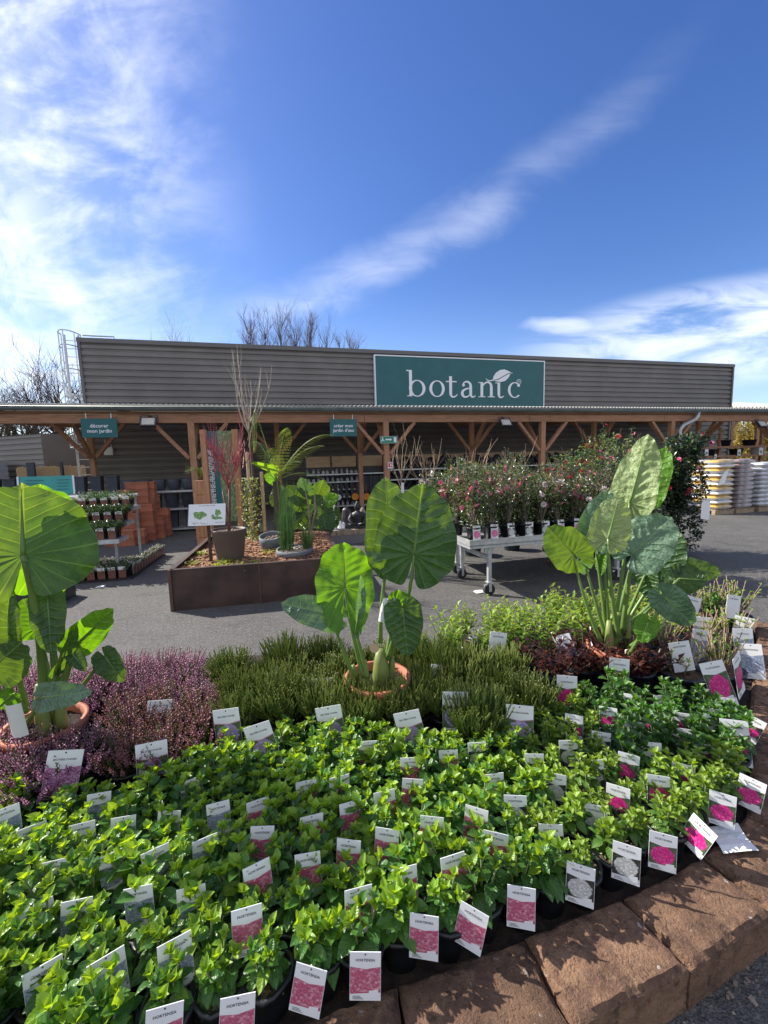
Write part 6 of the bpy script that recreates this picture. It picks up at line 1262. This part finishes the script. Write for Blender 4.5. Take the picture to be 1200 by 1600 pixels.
for j in range(12): herb(rm@V((.10,.11+.13*j,.03)),RZ+PI/2,(j+1)%3,'labelled seedling pot on the ground along the rack\'s right end, %s from the front'%ordn(j+1),'seedling pots on the ground')
for i in range(4):
    for j in range(6): herb(rm@V((-.05-.15*j,.14+.15*i,.03)),RZ,(i+j)%3,'seedling pot under the rack, %s from the right in the %s row behind the front'%(ordn(j+1),ordn(i+1)),'seedling pots on the ground',False)
o=thing('seedling_tray','black seedling tray on the ground under the rack','tray',R0,RZ); c=MB(); c.box((-.5,.75,.012),(1.35,1.7,.02)); c.build('base',['dark_metal'],o,local=True)
q=gp(108,950,0); o=thing('seedling_crate','dark crate of seedlings half hidden behind the left elephant ear','crate',(q.x-.2,q.y+.1,0),RZ)
c=MB(); 
for a in ((-.3,0,.6,.02),(-.0,0,.02,.4),(-.3,.4,.6,.02)): c.box((a[0]+(0 if a[2]>.1 else .0),a[1] if a[2]>.1 else .2,.09),(a[2],a[3],.18))
c.box((-.3,.2,.012),(.6,.4,.02)); c.build('crate_body',['dark_metal'],o,local=True); 
for j in range(6): put('foliage',PF[j%2],o,(-.08-.1*j,.1+.15*(j%2),.12),j)
# teal board behind the rack
a=dp(30,772,6.95); b_=dp(117,770,6.95); z0,z1=a.z-.02,dp(70,744,6.95).z; o=thing('teal_board','teal information board leaning behind the top of the left rack','board',(a.x,a.y,0)); d=(b_-a); d.z=0; L=d.length; d/=L; n_=V((d.y,-d.x,0)); A=V((a.x,a.y,0))
c=MB(); f=lambda x,z:A+d*x+V((0,0,z))-n_*((z-z0)*.25); c.quad(f(0,z0),f(L,z0),f(L-.05,z1),f(-.05,z1)); c.quad(f(0,z0)-n_*.02,f(L,z0)-n_*.02,f(L-.05,z1)-n_*.02,f(-.05,z1)-n_*.02); c.build('panel',['sign_teal_pale'],o)
c=MB(); g2=lambda x,z:f(x,z)+n_*.01; c.bar(g2(0,z0),g2(-.05,z1),.025,.02); c.bar(g2(L,z0),g2(L-.05,z1),.025,.02); c.bar(f(L*.2,z0),A+d*L*.2,.03,.03); c.bar(f(L*.8,z0),A+d*L*.8,.03,.03); c.build('frame',['white_metal'],o)
c=MB()
for k in range(4): zz=z0+(z1-z0)*(.25+.17*k); c.quad(g2(.08,zz),g2(.08+.25+.06*(k%2),zz),g2(.08+.25+.06*(k%2),zz+.012),g2(.08,zz+.012)); c.quad(g2(.62,zz),g2(.62+.2,zz),g2(.62+.2,zz+.01),g2(.62,zz+.01))
c.build('lettering',['sign_teal'],o)
# ================================================================ camellia tables
def rolling_table(loc,label,W_=2.25,D_=.86):
    o=thing('rolling_table',label,'plant table',loc,BA,'galvanised rolling plant tables'); H_=.60
    c=MB(); c.box((W_/2,D_/2,H_-.02),(W_,D_,.02)); c.box((W_/2,.006,H_-.0),(W_,.012,.10)); c.box((W_/2,D_-.006,H_),(W_,.012,.10)); c.box((.006,D_/2,H_),(.012,D_-.026,.10)); c.box((W_-.006,D_/2,H_),(.012,D_-.026,.10))
    c.box((W_/2,-.004,H_-.035),(W_,.008,.02)); c.box((W_/2,-.004,H_+.045),(W_,.012,.012)); c.build('table_top',['galvanised'],o,local=True)
    for x in (.26,W_-.26):
        for y in (.05,D_-.10):
            c=MB(); c.box((x,y,.36),(.04,.04,.44)); c.box((x,y,H_-.08),(.12,.02,.09)); lg=c.build('leg',['galvanised'],o,local=True)
            c=MB(); c.lathe((x,y,.065),[(.012,-.022),(.06,-.022),(.065,-.015),(.065,.015),(.06,.022),(.012,.022)],18,0,True,0,Matrix.Rotation(PI/2,3,'X')@Matrix.Rotation(rnd.uniform(-.6,.6),3,'Y')); c.build('wheel',['rubber'],lg,local=True)
            c=MB(); c.box((x,y-.03,.095),(.03,.006,.10)); c.box((x,y+.03,.095),(.03,.006,.10)); c.box((x,y,.15),(.07,.075,.012)); c.tube([(x-.06,y,.11),(x+.05,y,.13)],.012,6); c.build('fork',['galvanised'],lg,local=True)
        c=MB(); c.bar((x,.08,.42),(x,D_-.13,.42),.03,.05); c.build('cross_bar',['galvanised'],o,local=True)
    return o
T0=V((.92,4.44,0)); tmx=Matrix.Translation(T0)@Matrix.Rotation(BA,4,'Z')
rolling_table(T0,'galvanised rolling table of camellias, front one with its wheels showing'); rolling_table(tmx@V((.05,.98,0)),'second rolling table of camellias right behind the front one',2.4)
def rosette(m,c,r,mi,rn):
    ax=V((rn.gauss(0,.6),rn.gauss(-.8,.5),rn.gauss(.4,.4))).normalized(); x=ax.orthogonal().normalized(); y=ax.cross(x)
    for ring,(k,el,rr) in enumerate(((8,.15,1.),(7,.7,.75),(5,1.2,.5))):
        for j in range(k): a=2*PI*(j+.5*ring)/k; d=(x*math.cos(a)+y*math.sin(a))*math.cos(el)+ax*math.sin(el); m.leaf(c,d,ax,r*rr,r*.75*rr,mi,2,.2,-.15)
def camellia(seed,H,Wd,n,flowers,fm_=3,mats=('camellia_leaf','camellia_pale','bark_twig'),L=.045,bare=4,base_h=.12):
    rn=random.Random(seed); m=MB(); tips=[]
    for i in range(7):
        a=2*PI*i/7+rn.uniform(-.3,.3); q=rn.uniform(.1,.9); pts=[V((0,0,0))]; e=V((math.cos(a)*q*Wd*.5,math.sin(a)*q*Wd*.5,H*rn.uniform(.7,1))); k=pts[0].lerp(e,.5)+V((rn.uniform(-.03,.03),rn.uniform(-.03,.03),.02)); m.tube([pts[0],k,e],[.008,.005,.003],4,2,False); tips.append((pts[0],k,e))
        for j in range(4):
            b=k.lerp(e,rn.uniform(-.3,.9)); ee=b+V((rn.gauss(0,.5),rn.gauss(0,.5),.8)).normalized()*rn.uniform(.1,.22)*H/.6; m.tube([b,ee],[.004,.002],3,2,False); tips.append((b,b.lerp(ee,.5),ee))
    for i in range(int(n*1.0)):
        z=H*(base_h/H+.04+(1.02-base_h/H)*rn.random()); zr=z/H; rr=Wd*.5*(.55+.75*math.sin(PI*min(1,max(0,zr*.85+.08)))**.8)*math.sqrt(rn.random()); a=rn.uniform(0,6.283); p=V((rr*math.cos(a),rr*math.sin(a),z))
        if noise.noise(p*9+V((seed,0,0)))<-.12: continue
        d=V((math.cos(a)*.7+rn.gauss(0,.8),math.sin(a)*.7+rn.gauss(0,.8),rn.gauss(.15,.7))); m.leaf(p,d,V((rn.gauss(0,.4),rn.gauss(0,.4),1)),L*rn.uniform(.7,1.15),L*.52,0 if rn.random()<.66 else 1,2,.25,.2)
    for i in range(n//2):
        b,k,e=rn.choice(tips); t=rn.random(); p=(b.lerp(k,t*2) if t<.5 else k.lerp(e,t*2-1)); 
        if p.z<base_h: continue
        d=V((rn.gauss(0,1),rn.gauss(0,1),rn.gauss(.15,.7))); p=p+V((rn.gauss(0,.022),rn.gauss(0,.022),rn.gauss(0,.02)))
        m.leaf(p,d,V((rn.gauss(0,.4),rn.gauss(0,.4),1)),L*rn.uniform(.7,1.15),L*.52,0 if rn.random()<.8 else 1,2,.25,.2)
    fmat=[]
    for i in range(flowers):
        b,k,e=rn.choice(tips); p=e+V((rn.uniform(-.02,.02),rn.uniform(-.05,0),rn.uniform(-.12,.02)))
        rosette(m,p+V((0,-.02,0)),rn.uniform(.032,.050)*(1 if fm_<5 else 1.),3 if rn.random()<.7 else 4,rn)
    for i in range(bare): a=rn.uniform(0,6.3); b=V((0,0,H*.5)); e=b+V((math.cos(a)*Wd*.4,math.sin(a)*Wd*.4,H*.62)); m.tube([b,b.lerp(e,.5),e],[.004,.003,.0015],3,2,False)
    return m,list(mats)
CAM=[]
for i,(f,a_,b_) in enumerate([(6,'flower_pink','flower_white'),(3,'flower_white','flower_pink'),(5,'flower_red','flower_pink'),(2,'flower_pink','flower_white'),(4,'flower_white','flower_white'),(0,'flower_pink','flower_white')]):
    m,ms=camellia(150+i,.52+.05*(i%4),.34,430,f*2+1,base_h=.03,bare=6); CAM.append(m.mesh('foliage',ms+[a_,b_],True))
CP,CS=pot_mesh(.065,.085,.165,'black_pot',0,16)
CT={'p':tag_mesh(.085,.17,'photo_camellia','CAMELLIA'),'w':tag_mesh(.085,.17,'photo_white','CAMELLIA')}
fl_txt=['pink flowering','pale flowered','red flowering','sparsely flowered','white flowered','plain green']
k=0
for ti,(oy,nm,n) in enumerate([(.10,'front row of the front table',10),(.32,'middle row of the front table',10),(.56,'back row of the front table',10),(1.12,'front row of the rear table',10),(1.40,'back row of the rear table',9)]):
    for j in range(n):
        x=.10+.215*j+(.1 if ti%2 else 0); q=tmx@V((x,oy,.615)); v_=rnd.choice((0,1,3,4,5,5)) if j<7 else rnd.choice((2,2,0,4,5)); o=thing('potted_camellia','%s camellia, %s from the left in the %s'%(fl_txt[v_],ordn(j+1),nm),'potted camellia',q,rnd.uniform(0,6.3),'camellias on the rolling tables'); put('pot',CP,o); put('soil',CS,o); put('foliage',CAM[v_],o,(0,0,.13),0,rnd.uniform(.70,1.08)*(1+.05*j/10+.22*(ti>2)+(.12 if ti==2 else 0)))
        if ti==0:
            kd='p' if j in (0,1,5,6,8) else 'w'; q2=tmx@V((x-.01,oy-.095,.635)); t_=bpy.data.objects.new('plant_tag',CT[kd]); COL.objects.link(t_); t_.location=q2; t_.rotation_euler=(R(-6),rnd.uniform(-.05,.05),R(6)+rnd.uniform(-.2,.2)); tag(t_,'%s camellia tag, %s from the left on the front table edge'%('pink flower' if kd=='p' else 'white flower',ordn(j+1)),'plant tag','camellia tags along the table edge')
for k,(u,Y,h,v_,lab) in enumerate([(905,6.5,1.55,2,'tall red flowering camellia standing right of the tables'),(935,6.3,1.75,2,'tallest red camellia behind the right elephant ear'),(965,6.7,1.7,0,'tall camellia with a single pale bloom at its top'),(1000,6.4,1.45,2,'red camellia close behind the pale elephant ear leaf'),(880,6.9,1.35,4,'tall camellia just right of the canopy post'),(985,6.0,1.2,0,'pink camellia low behind the right elephant ear')]):
    p=dp(u,800,Y); m,ms=camellia(180+k,h-.25,.70,2100,16 if v_!=4 else 12,3,L=.058,bare=4,base_h=.05); o=thing('tall_camellia',lab,'camellia',(p.x,p.y,0),0,'tall camellias on the ground'); me=m.mesh('foliage',ms+[('flower_red','flower_pink') if v_==2 else ('flower_pink','flower_white')][0:0]+[['flower_red','flower_pink'],['flower_pink','flower_white']][0 if v_==2 else 1],True); put('pot',BIGP,o,(0,0,0),0,1.5); put('foliage',me,o,(0,0,.24))
p=V((4.42,6.2,0)); o=thing('dark_camellia','large dark leaved camellia in a pot on the asphalt at the right','camellia',p); m,ms=camellia(190,1.62,.56,4200,9,L=.07,mats=('camellia_dark','camellia_leaf','bark_dark'),base_h=.0,bare=5); me=m.mesh('foliage',ms+['flower_red','flower_pink'],True)
c=MB(); c.lathe((0,0,0),[(.12,0),(.15,.2),(.16,.22),(.14,.22),(.13,.18)],20,0,True); c.build('pot',['terracotta'],o,local=True,smooth=True); put('foliage',me,o,(0,0,.06))
c=MB(); q=p+V((.28,-.35,1.05)); c.quad(q,q+V((.12,.01,.05)),q+V((.17,.02,.24)),q+V((.1,.01,.2)));c.build('paper_tag',['white_card'],o); c=MB(); c.quad(q+V((-.22,-.02,-.45)),q+V((-.08,0,-.47)),q+V((-.06,.02,-.2)),q+V((-.2,0,-.18))); c.build('paper_tag',['white_card'],o)
for k,(u,vt,Y,lab) in enumerate([(628,672,6.9,'bare shrub with a white paper tag right of the central post'),(668,690,6.4,'bare twiggy shrub above the large dark elephant ear leaf'),(738,684,6.6,'bare upright shrub behind the left end of the camellia tables'),(800,690,6.9,'bare spreading shrub behind the middle of the camellia tables'),(908,700,7.4,'bare twiggy shrub left of the tall red camellias')]):
    p=dp(u,800,Y); h=dp(u,vt,Y).z; rn=random.Random(210+k); o=thing('bare_shrub',lab,'shrub',(p.x,p.y,0),0,'bare young shrubs behind the camellia tables'); put('pot',BIGP,o,(0,0,0),0,1.4); c=MB(); c.tube([(p.x,p.y,.15),(p.x+.02,p.y,h*.5),(p.x,p.y,h*.62)],[.014,.011,.009],6); c.build('trunk',['bark_twig'],o); c=MB()
    for j in range(9): a=2*PI*j/9; branch(c,(p.x+.01,p.y,h*rn.uniform(.5,.63)),V((math.cos(a)*.6,math.sin(a)*.6,1)).normalized(),h*rn.uniform(.2,.36),.0075,1,rn,.5,.6,2,4)
    c.build('branches',['dry_twig'],o); c=MB(); z=h*.58; c.quad((p.x-.02,p.y-.03,z-.3),(p.x+.05,p.y-.03,z-.3),(p.x+.04,p.y-.025,z+.0),(p.x+.0,p.y-.025,z)); c.build('paper_tag',['white_card'],o)
# ================================================================ pallets of sacks
def sack_mesh(ma,mb_,wx=.60,wy=.42,h=.125):
    m=MB(); N=14; K=10
    def P(i,j,top):
        a=i/N*2-1; b=j/K*2-1; ex=(1-abs(a)**4)*(1-abs(b)**4); z=h/2*(ex**.45)*(1 if top else -1); z+=.008*noise.noise(V((a*3,b*3,1.3 if top else 4)))*ex
        return V((a*wx/2*(1-.04*b*b),b*wy/2*(1-.04*a*a),h/2+z))
    for top in (1,0):
        for i in range(N):
            for j in range(K):
                f=[P(i,j,top),P(i+1,j,top),P(i+1,j+1,top),P(i,j+1,top)]; 
                if not top: f.reverse()
                uv=[(i/N*1.5,j/K),((i+1)/N*1.5,j/K),((i+1)/N*1.5,(j+1)/K),(i/N*1.5,(j+1)/K)]
                if not top: uv.reverse()
                m.quad(*f,0 if top else 1,uv)
    me=m.mesh('sack',[ma,mb_],True); return me
mat('sack_yellow',(.58,.34,.04),.35,.12,4.5,c2=(.62,.52,.34)); mat('sack_white',(.62,.62,.63),.35,.12,6); mat('sack_mauve',(.24,.15,.14),.35,.3,5,c2=(.50,.43,.42)); mat('sack_pale',(.46,.48,.53),.35,.25,6,c2=(.75,.76,.78))
SK={'y':sack_mesh('sack_yellow','sack_white'),'w':sack_mesh('sack_white','sack_yellow'),'m':sack_mesh('sack_mauve','sack_pale'),'p':sack_mesh('sack_pale','sack_white')}
K0=gp(1119,805,0); km2=Matrix.Translation(K0)@Matrix.Rotation(BA,4,'Z')
for si,(x0,kinds,nm,zt2) in enumerate([(0,'yw','yellow and white',11),(.68,'m','brownish pink',11),(1.45,'p','pale grey blue',10),(2.2,'p','far right pale',10)]):
    o=thing('pallet','wooden pallet under the %s sacks'%nm,'pallet',km2@V((x0+.32,.5,0)),BA,'pallets under the sacks')
    for y in (-.42,0,.42): c=MB(); c.box((0,y,.05),(.62,.09,.10)); c.build('bearer',['pallet_wood'],o,local=True)
    for j in range(5): c=MB(); c.box((-.27+.135*j,0,.111),(.09,.95,.02)); c.build('slat',['pallet_wood'],o,local=True)
    for l in range(zt2):
        for j in (0,1):
            q=bpy.data.objects.new('sack',SK[kinds[(l+j)%len(kinds)] if len(kinds)>1 else kinds]); COL.objects.link(q); q.location=km2@V((x0+.31+rnd.uniform(-.015,.015),.24+.44*j,.122+l*.112)); q.rotation_euler=(0,rnd.uniform(-.03,.03),BA+rnd.uniform(-.04,.04)); tag(q,'%s sack, %s layer from below, %s of its stack'%({'y':'yellow','w':'white','m':'brownish pink','p':'pale'}[kinds[(l+j)%len(kinds)] if len(kinds)>1 else kinds]+(' %s'%('far right' if si==3 else '') if si==3 else ''),ordn(l+1),('front','back')[j]),'sack','sacks stacked on pallets')
# ---- timber display rail at the right with price cards and tubs
t_=.9; sa=bp(1062,700,t_)[0]; sb=bp(1260,700,t_)[0]; z1=bp(1120,699,t_)[1]; z2=bp(1120,711,t_)[1]
o=thing('display_rail','timber display rail with two boards behind the stacked sacks','shelf',BLOC,BA)
for z in (z1,z2-.05): c=MB(); c.box(((sa+sb)/2,t_+.2,z),(sb-sa,.45,.04)); c.box(((sa+sb)/2,t_-.03,z),(sb-sa,.02,.07)); c.build('board',['timber'],o,local=True)
n=4
for k in range(n): c=MB(); c.box((sa+(sb-sa)*k/(n-1),t_+.2,ZG/2-.2),(.09,.09,ZG-.4)); c.build('upright',['timber_upright'],o,local=True)
for u,v,w_,h,lab in ((1104,707,.16,.22,'white price card hanging at the left of the display rail'),(1155,707,.16,.22,'white price card hanging above the brownish pink sacks'),(1118,713,.10,.14,'small white price card lower on the display rail'),(1090,712,.09,.12,'smallest price card at the left end of the rail'),(1189,705,.18,.26,'white price card at the right edge of the photo')):
    s,z=bp(u,v,t_-.08); c=MB(); c.box((0,0,0),(w_,.008,h)); c.box((0,-.006,-.02),(w_*.6,.003,h*.4),mi=1); c.tube([(0,0,h/2),(0,.03,h/2+.12)],.004,4,0); q=c.build('price_card',['white_card','grey_wall'],local=True); q.location=bw(s,t_-.08,z); q.rotation_euler=(0,0,BA); tag(q,lab,'price card','price cards on the display rail')
c=MB(); c.lathe((0,0,0),[(.16,0),(.22,.22),(.24,.22),(.22,.24),(.19,.24),(.16,.04)],18,0,True); TB_=c.mesh('tub',['dark_item'],True); c=MB(); c.lathe((0,0,0),[(.12,0),(.15,.28),(.16,.28),(.16,.3),(.14,.3),(.12,.04)],18,0,True); BU=c.mesh('bucket',['white_metal'],True)
for k in range(6): q=bpy.data.objects.new('dark_tub',TB_); COL.objects.link(q); q.location=bw(sa+.4+.62*k,t_+.2,(z1 if k%2 else z2-.05)+.021); tag(q,'dark round tub on the display rail, %s from the left'%ordn(k+1),'tub','dark tubs on the display rail')
for k in range(2): q=bpy.data.objects.new('white_bucket',BU); COL.objects.link(q); s,_=bp(1188+8*k,720,t_); q.location=bw(s,t_+.2,z2-.029); tag(q,'white bucket at the right end of the rail, %s one'%('left','right')[k],'bucket','white buckets on the rail')
# ---- litter on the asphalt
for u,v,lab in ((748,925,'white paper scrap on the asphalt in front of the front table wheel'),(157,917,'white paper scrap on the asphalt below the seedling pots')):
    p=gp(u,v,.004); c=MB(); c.box(p+V((0,0,.002)),(.10,.09,.003),Matrix.Rotation(.3,3,'Z')); c.quad(p+V((-.05,-.03,.004)),p+V((.04,-.04,.006)),p+V((.05,.03,.016)),p+V((-.04,.05,.005))); tag(c.build('paper_scrap',['white_card'],loc=p),lab,'paper scrap','paper scraps on the asphalt')
p=gp(858,882,0); c=MB(); rn=random.Random(2)
for k in range(5): c.leaf(p+V((rn.uniform(-.06,.06),rn.uniform(-.05,.05),.006)),V((rn.gauss(0,1),rn.gauss(0,1),.2)),(0,0,1),.12,.05,0,3,.3,-.2)
tag(c.build('dry_leaf',['bark_chip'],loc=p),'curled dry brown leaf on the asphalt under the table','leaf')
c=MB()
for _ in range(420):
    x,y=rnd.uniform(-3,5),rnd.uniform(2.9,8); s=rnd.uniform(.004,.012); p=V((x,y,.002)); c.box(p,(s,s*1.3,s*.5),Matrix.Rotation(rnd.uniform(0,3),3,'Z'))
for _ in range(500):
    t=rnd.uniform(0,1); a,_d=arc(FRONT,2.0+rnd.uniform(0,2.6)); nn=V((_d.y,-_d.x,0)); p=a+nn*rnd.uniform(.20,.42); s=rnd.uniform(.003,.010); c.box(p+V((0,0,.002)),(s,s*1.4,s*.6),Matrix.Rotation(rnd.uniform(0,3),3,'Z'))
tag(c.build('grit',['kerb_stone']),'loose pale grit scattered over the asphalt','grit',kind='stuff')
